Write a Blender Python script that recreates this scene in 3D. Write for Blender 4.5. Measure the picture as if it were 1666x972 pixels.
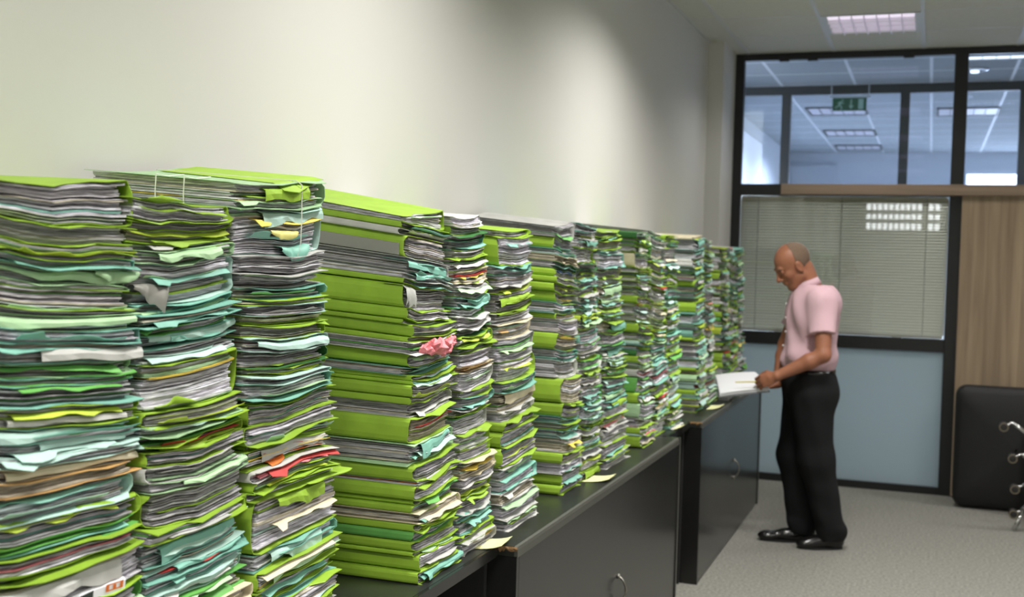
import bpy, math, re, random
import numpy as np
from mathutils import Vector, Matrix

for o in list(bpy.data.objects): bpy.data.objects.remove(o, do_unlink=True)
scene = bpy.context.scene
COL = scene.collection
RNG = np.random.default_rng(11)
random.seed(5)

# ------------------------------------------------------------------ camera, world, exposure
# world axes: X away from the long white wall (wall at X=0), Y along it, Z up
CAM = Vector((1.503, 0.0, 1.58))
yaw, pitch, roll = math.radians(19.81), math.radians(-2.068), math.radians(1.55)
cf = Vector((-math.sin(yaw), math.cos(yaw), 0)); cr = Vector((math.cos(yaw), math.sin(yaw), 0)); cu = Vector((0, 0, 1))
f2 = cf * math.cos(pitch) + cu * math.sin(pitch); u2 = -cf * math.sin(pitch) + cu * math.cos(pitch)
r3 = cr * math.cos(roll) + u2 * math.sin(roll); u3 = -cr * math.sin(roll) + u2 * math.cos(roll)
cam = bpy.data.cameras.new('camera'); camo = bpy.data.objects.new('camera', cam); COL.objects.link(camo)
M = Matrix((r3, u3, -f2)).transposed().to_4x4(); M.translation = CAM; camo.matrix_world = M
cam.sensor_width = 36; cam.lens = 1886.3 / 1666 * 36; cam.clip_start = 0.02
cam.dof.use_dof = True; cam.dof.focus_distance = 2.5; cam.dof.aperture_fstop = 5.0
scene.camera = camo
w = bpy.data.worlds.new('sky'); scene.world = w; w.use_nodes = True
bgn = w.node_tree.nodes['Background']; bgn.inputs[0].default_value = (0.92, 0.96, 1.0, 1); bgn.inputs[1].default_value = 10.0
vs = scene.view_settings
vs.view_transform = 'Standard'; vs.look = 'None'; vs.gamma = 1.0; vs.use_curve_mapping = False; vs.exposure = 0.0
LAMP_W = 44.0          # watts of one lit ceiling troffer
FAR_W = 200.0

# ------------------------------------------------------------------ colour / material helpers
def lin(c):
    c = np.array(c[:3], float) / 255.0
    return np.where(c <= .04045, c / 12.92, ((c + .055) / 1.055) ** 2.4)
def L4(c): return tuple(lin(c)) + (1.0,)
MATS = {}
def mat(name, rgb, rough=.6, spec=.5, metal=0, noise=None, bump=None, emit=None, coat=0):
    m = bpy.data.materials.new(name); m.use_nodes = True; nt = m.node_tree; b = nt.nodes['Principled BSDF']
    b.inputs['Base Color'].default_value = L4(rgb); b.inputs['Roughness'].default_value = rough
    b.inputs['Metallic'].default_value = metal; b.inputs['Specular IOR Level'].default_value = spec
    b.inputs['Coat Weight'].default_value = coat
    tc = nt.nodes.new('ShaderNodeTexCoord')
    if noise:                     # (scale xyz, low factor, high factor)
        mp = nt.nodes.new('ShaderNodeMapping'); mp.inputs['Scale'].default_value = noise[0]
        nt.links.new(tc.outputs['Object'], mp.inputs[0])
        n = nt.nodes.new('ShaderNodeTexNoise'); n.inputs['Scale'].default_value = 1; n.inputs['Detail'].default_value = 4
        nt.links.new(mp.outputs[0], n.inputs['Vector'])
        r = nt.nodes.new('ShaderNodeMapRange'); r.inputs[1].default_value = .3; r.inputs[2].default_value = .7
        r.inputs[3].default_value = noise[1]; r.inputs[4].default_value = noise[2]
        nt.links.new(n.outputs[0], r.inputs[0])
        mx = nt.nodes.new('ShaderNodeMix'); mx.data_type = 'RGBA'; mx.blend_type = 'MULTIPLY'; mx.inputs[0].default_value = 1
        mx.inputs[6].default_value = L4(rgb); nt.links.new(r.outputs[0], mx.inputs[7])
        nt.links.new(mx.outputs[2], b.inputs['Base Color'])
    if bump:                      # (scale, strength)
        n = nt.nodes.new('ShaderNodeTexNoise'); n.inputs['Scale'].default_value = bump[0]; n.inputs['Detail'].default_value = 3
        nt.links.new(tc.outputs['Object'], n.inputs['Vector'])
        bp = nt.nodes.new('ShaderNodeBump'); bp.inputs['Strength'].default_value = bump[1]; bp.inputs['Distance'].default_value = .004
        nt.links.new(n.outputs[0], bp.inputs['Height']); nt.links.new(bp.outputs[0], b.inputs['Normal'])
    if emit:
        b.inputs['Emission Color'].default_value = L4(emit[0]); b.inputs['Emission Strength'].default_value = emit[1]
    MATS[name] = m
    return m
def attr_mat(name, rough, scale, lo, hi):
    m = bpy.data.materials.new(name); m.use_nodes = True; nt = m.node_tree; b = nt.nodes['Principled BSDF']
    b.inputs['Roughness'].default_value = rough; b.inputs['Specular IOR Level'].default_value = .35
    at = nt.nodes.new('ShaderNodeAttribute'); at.attribute_name = 'Col'
    tc = nt.nodes.new('ShaderNodeNewGeometry'); mp = nt.nodes.new('ShaderNodeMapping'); mp.inputs['Scale'].default_value = scale
    nt.links.new(tc.outputs['Position'], mp.inputs[0])
    n = nt.nodes.new('ShaderNodeTexNoise'); n.inputs['Scale'].default_value = 1; n.inputs['Detail'].default_value = 3
    nt.links.new(mp.outputs[0], n.inputs['Vector'])
    r = nt.nodes.new('ShaderNodeMapRange'); r.inputs[1].default_value = .32; r.inputs[2].default_value = .68
    r.inputs[3].default_value = lo; r.inputs[4].default_value = hi
    nt.links.new(n.outputs[0], r.inputs[0])
    mx = nt.nodes.new('ShaderNodeMix'); mx.data_type = 'RGBA'; mx.blend_type = 'MULTIPLY'; mx.inputs[0].default_value = 1
    nt.links.new(at.outputs['Color'], mx.inputs[6]); nt.links.new(r.outputs[0], mx.inputs[7])
    nt.links.new(mx.outputs[2], b.inputs['Base Color'])
    MATS[name] = m
    return m
def glass_mat(name, tint, refl=1.0):
    m = bpy.data.materials.new(name); m.use_nodes = True; nt = m.node_tree
    for n in list(nt.nodes): nt.nodes.remove(n)
    out = nt.nodes.new('ShaderNodeOutputMaterial'); mix = nt.nodes.new('ShaderNodeMixShader')
    tr = nt.nodes.new('ShaderNodeBsdfTransparent'); tr.inputs[0].default_value = L4(tint)
    gl = nt.nodes.new('ShaderNodeBsdfGlossy'); gl.inputs['Roughness'].default_value = 0.0; gl.inputs[0].default_value = (refl,) * 3 + (1,)
    fr = nt.nodes.new('ShaderNodeFresnel'); fr.inputs[0].default_value = 1.52
    nt.links.new(fr.outputs[0], mix.inputs[0]); nt.links.new(tr.outputs[0], mix.inputs[1]); nt.links.new(gl.outputs[0], mix.inputs[2])
    nt.links.new(mix.outputs[0], out.inputs[0]); MATS[name] = m
    return m
def wood_mat(name, c1, c2, sc):
    m = bpy.data.materials.new(name); m.use_nodes = True; nt = m.node_tree; b = nt.nodes['Principled BSDF']
    b.inputs['Roughness'].default_value = .55
    tc = nt.nodes.new('ShaderNodeTexCoord'); mp = nt.nodes.new('ShaderNodeMapping'); mp.inputs['Scale'].default_value = sc
    nt.links.new(tc.outputs['Object'], mp.inputs[0])
    n = nt.nodes.new('ShaderNodeTexNoise'); n.inputs['Scale'].default_value = 1; n.inputs['Detail'].default_value = 5; n.inputs['Distortion'].default_value = .4
    nt.links.new(mp.outputs[0], n.inputs['Vector'])
    rp = nt.nodes.new('ShaderNodeValToRGB'); rp.color_ramp.elements[0].color = L4(c1); rp.color_ramp.elements[1].color = L4(c2)
    rp.color_ramp.elements[0].position = .35; rp.color_ramp.elements[1].position = .68
    nt.links.new(n.outputs[0], rp.inputs[0]); nt.links.new(rp.outputs[0], b.inputs['Base Color'])
    MATS[name] = m
    return m

mat('wall', (206, 205, 200), .85, .2, noise=((.6, .6, .6), .98, 1.02), bump=(240, .03))
mat('ceiling_tile', (206, 206, 196), .9, .2, noise=((30, 30, 30), .96, 1.02))
mat('tbar', (196, 198, 196), .5)
mat('far_tile', (172, 180, 186), .9)
mat('far_bar', (236, 240, 244), .5)
mat('carpet', (136, 135, 128), .95, .1, noise=((70, 70, 70), .66, 1.2), bump=(500, .5))
mat('frame', (24, 25, 26), .38)
mat('corridor_frame', (40, 46, 50), .4)
mat('laminate', (30, 30, 29), .22, .4, noise=((6, 6, 6), .92, 1.06))
mat('laminate_top', (42, 44, 41), .28, .5, noise=((5, 5, 5), .9, 1.08))
mat('edge_strip', (72, 72, 66), .4)
mat('chipped', (150, 116, 76), .85, noise=((160, 160, 160), .5, 1.1))
mat('dark_inside', (26, 26, 26), .7)
mat('chrome', (205, 205, 205), .12, metal=1)
mat('dull_metal', (150, 148, 140), .3, metal=1)
mat('black_leather', (13, 13, 14), .6, bump=(90, .2))
mat('black_plastic', (30, 29, 28), .45)
mat('wheel_ring', (120, 110, 92), .45)
mat('frosted', (168, 184, 190), .35, .4)
mat('slat', (232, 232, 222), .5)
mat('cord', (110, 110, 104), .7)
mat('note', (226, 227, 172), .8)
mat('skin', (152, 99, 74), .5, .4, noise=((14, 14, 14), .9, 1.06))
mat('lip', (160, 92, 80), .5)
mat('hair', (118, 96, 79), .8, noise=((260, 260, 260), .6, 1.15))
mat('eye_white', (225, 222, 215), .2)
mat('shirt', (206, 171, 180), .8, .2, noise=((3, 3, 3), .97, 1.03), bump=(60, .12))
mat('button', (235, 228, 228), .4)
mat('trousers', (20, 20, 22), .85, .25, bump=(160, .12))
mat('shoe', (17, 16, 16), .22, .55)
mat('sole', (12, 12, 12), .7)
mat('white_paper', (236, 236, 240), .8)
mat('cover_grey', (120, 122, 124), .5)
mat('pen', (214, 200, 90), .4)
mat('string', (225, 228, 218), .8)
mat('tan', (206, 164, 104), .75, noise=((60, 60, 60), .82, 1.06))
mat('pink', (226, 132, 140), .5, bump=(140, .3))
mat('box_grey', (146, 146, 140), .7)
mat('louver', (232, 228, 238), .35)
mat('lamp_glow', (250, 246, 255), .6, emit=((238, 226, 246), .75))
mat('corr_glow', (255, 255, 255), .6, emit=((236, 246, 255), 2.6))
mat('far_wall', (222, 228, 236), .85)
mat('sign_green', (24, 92, 66), .4)
mat('sign_mark', (158, 196, 186), .5)
mat('sign_rod', (190, 200, 205), .4)
mat('downlight', (220, 226, 232), .2, metal=.6)
wood_mat('wood', (136, 117, 95), (168, 148, 122), (22, 22, 1.0))
wood_mat('wood_rail', (128, 110, 94), (152, 132, 112), (1.2, 20, 26))
glass_mat('glass', (228, 233, 241), 1.0)
glass_mat('glass_blind', (240, 240, 236), 1.0)
def frosted():
    nt = MATS['frosted'].node_tree; b = nt.nodes['Principled BSDF']; out = nt.nodes['Material Output']
    tl = nt.nodes.new('ShaderNodeBsdfTranslucent'); tl.inputs[0].default_value = L4((196, 206, 206)); mx = nt.nodes.new('ShaderNodeMixShader'); mx.inputs[0].default_value = .42
    nt.links.new(b.outputs[0], mx.inputs[1]); nt.links.new(tl.outputs[0], mx.inputs[2]); nt.links.new(mx.outputs[0], out.inputs[0])
frosted()
attr_mat('card', .55, (22, 22, 22), .9, 1.06)
attr_mat('paper', .8, (26, 26, 520), .42, 1.14)

# ------------------------------------------------------------------ mesh helpers
class MB:
    def __init__(s): s.v = []; s.f = []; s.c = []; s.n = 0; s.m = []
    def add(s, V, F, col=None, mi=0):
        V = np.asarray(V, float).reshape(-1, 3); s.v.append(V)
        for f in F: s.f.append(tuple(i + s.n for i in f)); s.m.append(mi)
        if col is not None: s.c.append(np.repeat(np.array([list(col) + [1.0]]), len(V), 0))
        s.n += len(V)
    def box(s, lo, hi, col=None, mi=0):
        x0, y0, z0 = lo; x1, y1, z1 = hi
        s.add([(x0,y0,z0),(x1,y0,z0),(x1,y1,z0),(x0,y1,z0),(x0,y0,z1),(x1,y0,z1),(x1,y1,z1),(x0,y1,z1)],
              [(0,3,2,1),(4,5,6,7),(0,1,5,4),(1,2,6,5),(2,3,7,6),(3,0,4,7)], col, mi)
    def tube(s, pts, r, n=8, col=None):
        pts = [Vector(p) for p in pts]; R = r if hasattr(r, '__len__') else [r] * len(pts)
        V = []; F = []
        up = Vector((0, 0, 1))
        for i, p in enumerate(pts):
            t = (pts[min(i + 1, len(pts) - 1)] - pts[max(i - 1, 0)]).normalized()
            a = t.cross(up if abs(t.z) < .95 else Vector((1, 0, 0))).normalized(); b = t.cross(a)
            for k in range(n):
                th = 2 * math.pi * k / n; V.append(p + (a * math.cos(th) + b * math.sin(th)) * R[i])
        for i in range(len(pts) - 1):
            for k in range(n):
                F.append((i*n+k, i*n+(k+1)%n, (i+1)*n+(k+1)%n, (i+1)*n+k))
        F.append(tuple(range(n))[::-1]); F.append(tuple(range((len(pts)-1)*n, len(pts)*n)))
        s.add([tuple(v) for v in V], F, col)
    def grid(s, P, col=None, closed_u=False, caps=False, mi=0):
        """P: array (nu, nv, 3); closed_u joins last u row to the first"""
        nu, nv = P.shape[:2]; F = []
        for i in range(nu if closed_u else nu - 1):
            a = i * nv; b = ((i + 1) % nu) * nv
            for j in range(nv - 1): F.append((a + j, b + j, b + j + 1, a + j + 1))
        if caps:
            F.append(tuple(i * nv for i in range(nu))); F.append(tuple(i * nv + nv - 1 for i in range(nu))[::-1])
        s.add(P.reshape(-1, 3), F, col, mi)
    def mesh(s, name, origin=(0, 0, 0), smooth=False):
        me = bpy.data.meshes.new(name); V = np.concatenate(s.v) - np.array(origin)
        me.from_pydata(V.tolist(), [], s.f)
        if s.c:
            ca = me.color_attributes.new('Col', 'FLOAT_COLOR', 'POINT')
            ca.data.foreach_set('color', np.concatenate(s.c).astype(np.float32).ravel())
        if any(s.m): me.polygons.foreach_set('material_index', s.m)
        if smooth: me.polygons.foreach_set('use_smooth', [True] * len(me.polygons))
        me.update()
        return me
def link(name, me, mt, parent=None, loc=None):
    o = bpy.data.objects.new(name, me); COL.objects.link(o)
    if mt and not me.materials: me.materials.append(MATS[mt])
    if parent: o.parent = parent
    if loc is not None: o.location = loc
    return o
def part(name, mb, mt, parent=None, smooth=False, bevel=0):
    """mesh given in world coordinates, put under its (unrotated) parent"""
    org = wloc(parent) if parent else (0, 0, 0)
    o = link(name, mb.mesh(name, org, smooth), mt, parent)
    if bevel:
        md = o.modifiers.new('bevel', 'BEVEL'); md.width = bevel; md.segments = 2; md.limit_method = 'ANGLE'
    return o
def wloc(o):
    p = Vector(o.location); q = o.parent
    while q: p += Vector(q.location); q = q.parent
    return tuple(p)
def tag(o, label, cat, group=None):
    o['label'] = label; o['category'] = cat
    if group: o['group'] = group
    return o
def thing(name, loc, label, cat, group=None):
    o = bpy.data.objects.new(name, None); COL.objects.link(o); o.location = loc; o.empty_display_size = .05
    return tag(o, label, cat, group)
def struct(name, mb, mt, label=None, smooth=False, bevel=0):
    o = part(name, mb, mt, None, smooth, bevel); o['kind'] = 'structure'
    if label: o['label'] = label
    return o
def Bx(*bs):
    m = MB()
    for lo, hi in bs: m.box(lo, hi)
    return m

# ================================================================== ROOM SHELL
CEIL = 3.10; YP = 8.59; XR = 6.0; YB = -4.0
struct('floor', Bx(((-.6, YB, -.1), (XR, 16.4, 0))), 'carpet')
struct('wall_left', Bx(((-.12, YB, 0), (0, 8.06, CEIL + .3)), ((-.12, 8.06, 0), (.108, YP + .06, CEIL + .3))), 'wall', 'long plain white wall behind the stacks with a shallow pilaster at its end')
struct('wall_right', Bx(((XR, YB, 0), (XR + .12, 16.4, CEIL + .3))), 'wall')
# back wall behind the camera with a high strip of small-paned windows
wz0, wz1 = 2.215, 2.69
wins = [(.40, 1.33, 10, 1), (1.42, 1.625, 2, 2), (1.75, 3.0, 12, 3)]
bw = MB(); xs = -.12
for x0, x1, n, k in wins:
    bw.box((xs, YB - .12, wz0), (x0, YB, wz1)); xs = x1
bw.box((xs, YB - .12, wz0), (XR + .12, YB, wz1))
bw.box((-.12, YB - .12, 0), (XR + .12, YB, wz0)); bw.box((-.12, YB - .12, wz1), (XR + .12, YB, CEIL + .3))
struct('wall_back', bw, 'wall')
for x0, x1, n, k in wins:
    wr = bpy.data.objects.new('window_%d' % k, None); COL.objects.link(wr); wr.location = (x0, YB, wz0); wr['kind'] = 'structure'
    mu = MB(); cw = (x1 - x0) / n
    for i in range(1, n): mu.box((x0 + i*cw - .014, YB - .08, wz0), (x0 + i*cw + .014, YB - .05, wz1))
    for j in (1, 2):
        z = wz0 + (wz1 - wz0) * j / 3; mu.box((x0, YB - .082, z - .035), (x1, YB - .048, z + .035))
    part('window_muntins', mu, 'corridor_frame', wr)
    part('window_frame', Bx(((x0, YB-.09, wz0), (x0+.012, YB-.04, wz1)), ((x1-.012, YB-.09, wz0), (x1, YB-.04, wz1)), ((x0, YB-.09, wz1-.012), (x1, YB-.04, wz1)), ((x0, YB-.09, wz0), (x1, YB-.04, wz0+.012))), 'corridor_frame', wr)

# ceiling: slab, T-bars and single tiles where the photograph shows them
GX = [.2 + .6 * i for i in range(-1, 11)]; GY = [7.32 - .605 * i for i in range(19)] + [7.925, 8.53]
ceil = struct('ceiling', Bx(((-.6, YB, CEIL + .012), (XR, 16.4, CEIL + .3))), 'ceiling_tile')
LIT = [(.8, 7.32, .25), (.8, 4.90, 1), (.8, 2.48, 1), (.8, .06, 1), (.8, -2.36, 1), (3.2, 7.32, .6), (3.2, 4.90, 1), (3.2, 2.48, 1), (3.2, .06, 1), (3.2, -2.36, 1)]
lampcells = {(round(a, 2), round(b, 2)) for a, b, _ in LIT}
tm = {}
def tile_mesh(sx, sy):
    k = (round(sx, 3), round(sy, 3))
    if k not in tm:
        b = MB(); b.box((0, 0, 0), (sx, sy, .012)); tm[k] = b.mesh('ceiling_tile'); tm[k].materials.append(MATS['ceiling_tile'])
    return tm[k]
ys = sorted(GY) + [YP]
tn = 0
for j in range(len(ys) - 1):
    for i in range(len(GX) - 1):
        x0 = max(GX[i], 0); x1 = GX[i + 1]; y0, y1 = ys[j], ys[j + 1]
        if y1 < 3.6 or x0 > 4: continue
        if (round(GX[i], 2), round(y0, 2)) in lampcells: continue
        link('ceiling_tile', tile_mesh(x1 - x0 - .012, y1 - y0 - .010), None, ceil, (x0 + .006, y0 + .005, CEIL + random.uniform(-.001, .0012)))
tb = MB()
for x in GX[1:]: tb.box((x - .012, YB, CEIL - .004), (x + .012, YP, CEIL + .013))
for y in GY: tb.box((0, y - .006, CEIL - .001), (XR, y + .006, CEIL + .013))
tb.box((0, YB, CEIL - .006), (.018, 8.06, CEIL + .013))
part('ceiling_grid', tb, 'tbar', ceil)

# louvred troffers
def troffer(x0, y0, lit, label):
    x1, y1 = x0 + .6, y0 + .605
    t = thing('ceiling_light', (x0 + .3, y0 + .3, CEIL), label, 'ceiling light', 'louvred ceiling lights')
    part('light_frame', Bx(((x0+.012, y0+.01, CEIL-.006), (x0+.045, y1-.01, CEIL+.011)), ((x1-.045, y0+.01, CEIL-.006), (x1-.012, y1-.01, CEIL+.011)), ((x0+.045, y0+.01, CEIL-.006), (x1-.045, y0+.03, CEIL+.011)), ((x0+.045, y1-.03, CEIL-.006), (x1-.045, y1-.01, CEIL+.011))), 'tbar', t)
    part('light_panel', Bx(((x0+.045, y0+.03, CEIL+.004), (x1-.045, y1-.03, CEIL+.011))), 'lamp_glow' if lit else 'louver', t)
    for i in range(1, 7):
        x = x0 + .045 + .51 * i / 7; part('louver_blade', Bx(((x-.002, y0+.03, CEIL-.022), (x+.002, y1-.03, CEIL+.004))), 'louver', t)
    for j in range(1, 4):
        y = y0 + .03 + .545 * j / 4; part('louver_blade', Bx(((x0+.045, y-.003, CEIL-.024), (x1-.045, y+.003, CEIL+.004))), 'louver', t)
    if lit:
        l = bpy.data.lights.new('lamp', 'AREA'); l.shape = 'RECTANGLE'; l.size = .5; l.size_y = .5; l.energy = LAMP_W * lit; l.color = (1.0, .975, .93)
        l.spread = math.radians(140)
        lo = bpy.data.objects.new('lamp', l); COL.objects.link(lo); lo.parent = t; lo.location = (0, 0, -.03)
for i, (a, b, lit) in enumerate(LIT):
    lab = 'square louvred ceiling light in front of the glass partition, above the standing man' if i == 0 else 'square louvred ceiling light out of view above the room, number %d along' % i
    if i: lab = ['', 'louvred ceiling light above the tenth stack', 'louvred ceiling light above the fourth stack', 'louvred ceiling light above the photographer', 'louvred ceiling light nearest the back wall by the stacks', 'louvred ceiling light by the glass partition on the far side of the room', 'louvred ceiling light across the room from the middle stacks', 'louvred ceiling light across the room from the leftmost stack', 'louvred ceiling light across the room from the photographer', 'louvred ceiling light across the room nearest the back wall'][i]
    troffer(a, b, lit, lab)

# ================================================================== GLASS PARTITION
par = bpy.data.objects.new('window_4', None); COL.objects.link(par); par.location = (.09, YP, 0); par['kind'] = 'structure'
par['label'] = 'black framed glass office partition at the end of the room'
y0, y1 = YP - .03, YP + .03
XM = [(.093, .173), (1.606, 1.695), (3.1, 3.18), (4.6, 4.68), (5.92, 6.0)]
for a, b in XM: part('frame_post', Bx(((a, y0, 0), (b, y1, 3.098))), 'frame', par, bevel=.004)
for a, b in zip(XM[:-1], XM[1:]):
    xa, xb = a[1], b[0]
    part('frame_rail', Bx(((xa, y0, 3.05), (xb, y1, 3.098))), 'frame', par)
    part('frame_rail', Bx(((xa, y0, 2.075), (xb, y1, 2.158))), 'frame', par)
    part('frame_rail', Bx(((xa, y0, .995), (xb, y1, 1.085))), 'frame', par)
    part('frame_rail', Bx(((xa, y0, 0), (xb, y1, .052))), 'frame', par)
    part('glass_pane', Bx(((xa, YP - .004, 2.158), (xb, YP + .004, 3.05))), 'glass', par)
    part('glass_pane', Bx(((xa, YP - .019, 1.085), (xb, YP - .013, 2.075))), 'glass_blind', par)
    part('frosted_pane', Bx(((xa, YP - .01, .052), (xb, YP + .01, .995))), 'frosted', par)
for x in (.42, .62, 1.27): part('rail_clip', Bx(((x, y0 - .006, 3.036), (x + .07, y0 + .01, 3.056))), 'frame', par)
# venetian blinds behind the middle panes
def blind(xa, xb, label):
    b = thing('venetian_blind', ((xa + xb) / 2, YP + .012, 1.09), label, 'blind', 'venetian blinds in the partition')
    n = 46; z0, z1 = 1.112, 2.05; dz = (z1 - z0) / n
    s = MB(); wv = []
    for k in range(5):
        a = -1 + k / 2
        wv.append((a * .0085 - .0034 * (1 - a * a), .64 * a * dz))
    P = np.array([[(x, y, z) for (y, z) in wv] for x in (xa + .002, xb - .002)]); s.grid(P)
    me = s.mesh('slat', (b.location.x, 0, 0)); me.materials.append(MATS['slat'])
    for i in range(n): link('slat', me, None, b, (0, 0, z0 + dz * (i + .5) - 1.09))
    part('head_rail', Bx(((xa + .006, YP, 2.05), (xb - .006, YP + .024, 2.072))), 'slat', b)
    part('bottom_rail', Bx(((xa + .012, YP + .003, 1.088), (xb - .012, YP + .021, 1.108))), 'slat', b)
    for fx in (.09, .5, .9):
        x = xa + (xb - xa) * fx; m = MB(); m.tube([(x, YP - .001, 1.1), (x, YP - .001, 2.06)], .0016, 5); part('ladder_cord', m, 'cord', b)
blind(.173, 1.606, 'pale grey venetian blind lowered behind the glass, behind the standing man')
blind(1.695, 3.1, 'pale grey venetian blind behind the wooden sliding door')
# wooden sliding door and its track cover, in front of the partition
d = bpy.data.objects.new('door_1', None); COL.objects.link(d); d.location = (1.69, 8.53, 0); d['kind'] = 'structure'; d['label'] = 'wood veneer sliding door hanging before the partition'
part('door_panel', Bx(((1.687, 8.505, .012), (2.75, 8.545, 2.085))), 'wood', d, bevel=.002)
part('track_cover', Bx(((.472, 8.47, 2.079), (3.0, 8.56, 2.153))), 'wood_rail', d, bevel=.003)

# ================================================================== BEYOND THE GLASS (corridor, second partition, far office)
struct('wall_far', Bx(((-.6, 16.3, 0), (1.86, 16.42, CEIL + .3)), ((1.86, 16.3, 0), (5.2, 16.42, .9)), ((1.86, 16.3, 2.86), (5.2, 16.42, CEIL + .3)), ((5.2, 16.3, 0), (XR, 16.42, CEIL + .3))), 'far_wall')
struct('wall_corridor', Bx(((-.5, YP + .06, 0), (-.38, 16.4, CEIL + .3))), 'far_wall')
fw = bpy.data.objects.new('window_5', None); COL.objects.link(fw); fw.location = (1.86, 16.36, .9); fw['kind'] = 'structure'
part('window_frame', Bx(((1.86, 16.33, .9), (1.9, 16.39, 2.86)), ((2.72, 16.33, .9), (2.77, 16.39, 2.86)), ((3.6, 16.33, .9), (3.65, 16.39, 2.86)), ((4.4, 16.33, .9), (4.45, 16.39, 2.86)), ((5.16, 16.33, .9), (5.2, 16.39, 2.86)), ((1.9, 16.33, 2.82), (5.16, 16.39, 2.86)), ((1.9, 16.33, .9), (5.16, 16.39, .94))), 'far_wall', fw)
struct('trim_1', Bx(((-.38, 16.26, 2.9), (.22, 16.3, 2.94)), ((.2, 16.27, 0), (.24, 16.3, 2.94))), 'far_wall')
cg = MB()
for x in GX[1:]: cg.box((x + .05 - .012, YP + .05, CEIL - .0015), (x + .05 + .012, 16.3, CEIL + .011))
for i in range(13):
    y = YP + .35 + .6 * i; cg.box((-.38, y - .010, CEIL - .001), (XR, y + .010, CEIL + .011))
struct('ceiling_far', Bx(((-.38, YP + .05, CEIL), (XR, 16.3, CEIL + .011))), 'far_tile', 'tiled ceiling beyond the glass partition')
struct('trim_2', cg, 'far_bar', 'pale ceiling grid bars beyond the glass partition')
p2 = bpy.data.objects.new('window_6', None); COL.objects.link(p2); p2.location = (-.38, 10.2, 0); p2['kind'] = 'structure'; p2['label'] = 'second dark framed glass partition across the corridor'
part('frame_rail', Bx(((-.38, 10.17, 3.026), (XR, 10.23, CEIL + .01))), 'corridor_frame', p2)
part('frame_rail', Bx(((-.38, 10.17, 0), (XR, 10.23, .06))), 'corridor_frame', p2)
pp = [-.42, .25, 1.214, 2.127, 3.1, 4.1, 5.1]
for x in pp: part('frame_post', Bx(((x, 10.165, 0), (x + .075, 10.235, 3.03))), 'corridor_frame', p2)
for a, b in zip(pp[:-1], pp[1:]): part('glass_pane', Bx(((a + .075, 10.197, .06), (b, 10.203, 3.026))), 'glass', p2)
def farlamp(x, y, wx, wy, label, pw=None, strip=False):
    t = thing('corridor_light' if strip else 'office_light', (x, y, CEIL), label, 'ceiling light', 'ceiling lights beyond the glass')
    part('light_frame', Bx(((x, y, CEIL-.014), (x+.02, y+wy, CEIL+.008)), ((x+wx-.02, y, CEIL-.014), (x+wx, y+wy, CEIL+.008)), ((x+.02, y, CEIL-.014), (x+wx-.02, y+.02, CEIL+.008)), ((x+.02, y+wy-.02, CEIL-.014), (x+wx-.02, y+wy, CEIL+.008))), 'corridor_frame' if not strip else 'tbar', t)
    part('light_panel', Bx(((x+.02, y+.02, CEIL-.008), (x+wx-.02, y+wy-.02, CEIL+.008))), 'corr_glow' if strip else 'louver', t)
    for i in range(1, 5):
        xx = x + .02 + (wx-.04)*i/5; part('louver_blade', Bx(((xx-.003, y+.02, CEIL-.016), (xx+.003, y+wy-.02, CEIL-.008))), 'corridor_frame' if not strip else 'tbar', t)
    if pw:
        l = bpy.data.lights.new('lamp', 'AREA'); l.size = wx * .9; l.energy = pw; l.color = (.95, .965, 1.0); l.spread = math.radians(150)
        lo = bpy.data.objects.new('lamp', l); COL.objects.link(lo); lo.parent = t; lo.location = (wx / 2, wy / 2, -.03)
farlamp(.3, 11.55, .56, .56, 'dim louvred light beyond the glass, just behind the green exit sign', FAR_W * .45)
farlamp(.3, 13.5, .56, .56, 'dim louvred light beyond the glass, middle of the receding row', FAR_W * .6)
farlamp(.3, 15.2, .56, .56, 'dim louvred light beyond the glass, farthest of the receding row')
farlamp(1.5, 11.75, .56, .56, 'dim louvred light beyond the glass, crossing the thick middle post', FAR_W)
farlamp(2.7, 13.5, .56, .56, 'dim louvred light of the far office, out of view at right', FAR_W)
farlamp(1.68, 8.88, .5, .16, 'bright white strip light in the corridor, at the top right', 30, True)
farlamp(3.6, 9.2, .5, .16, 'unseen white strip light added to brighten the corridor, beyond the right edge', 30, True)  # unseen strip, added out of frame to brighten the corridor
dl = thing('downlight', (1.76, 9.51, CEIL), 'round chrome downlight in the corridor ceiling behind the right pane', 'downlight')
m = MB()
prof = [(.105, 0), (.1, -.012), (.075, -.014), (.07, -.004), (.045, -.003), (.04, -.012), (.02, -.014), (.001, -.014)]
P = np.array([[(1.76 + r * math.cos(t), 9.51 + r * math.sin(t), CEIL + z - .001) for r, z in prof] for t in np.linspace(0, 2 * math.pi, 24, endpoint=False)])
m.grid(P, closed_u=True); part('trim_ring', m, 'downlight', dl, True)
m = MB(); m.tube([(1.76, 9.51, CEIL - .03), (1.76, 9.51, CEIL - .012)], [.03, .034], 14); part('bulb', m, 'corr_glow', dl)
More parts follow.
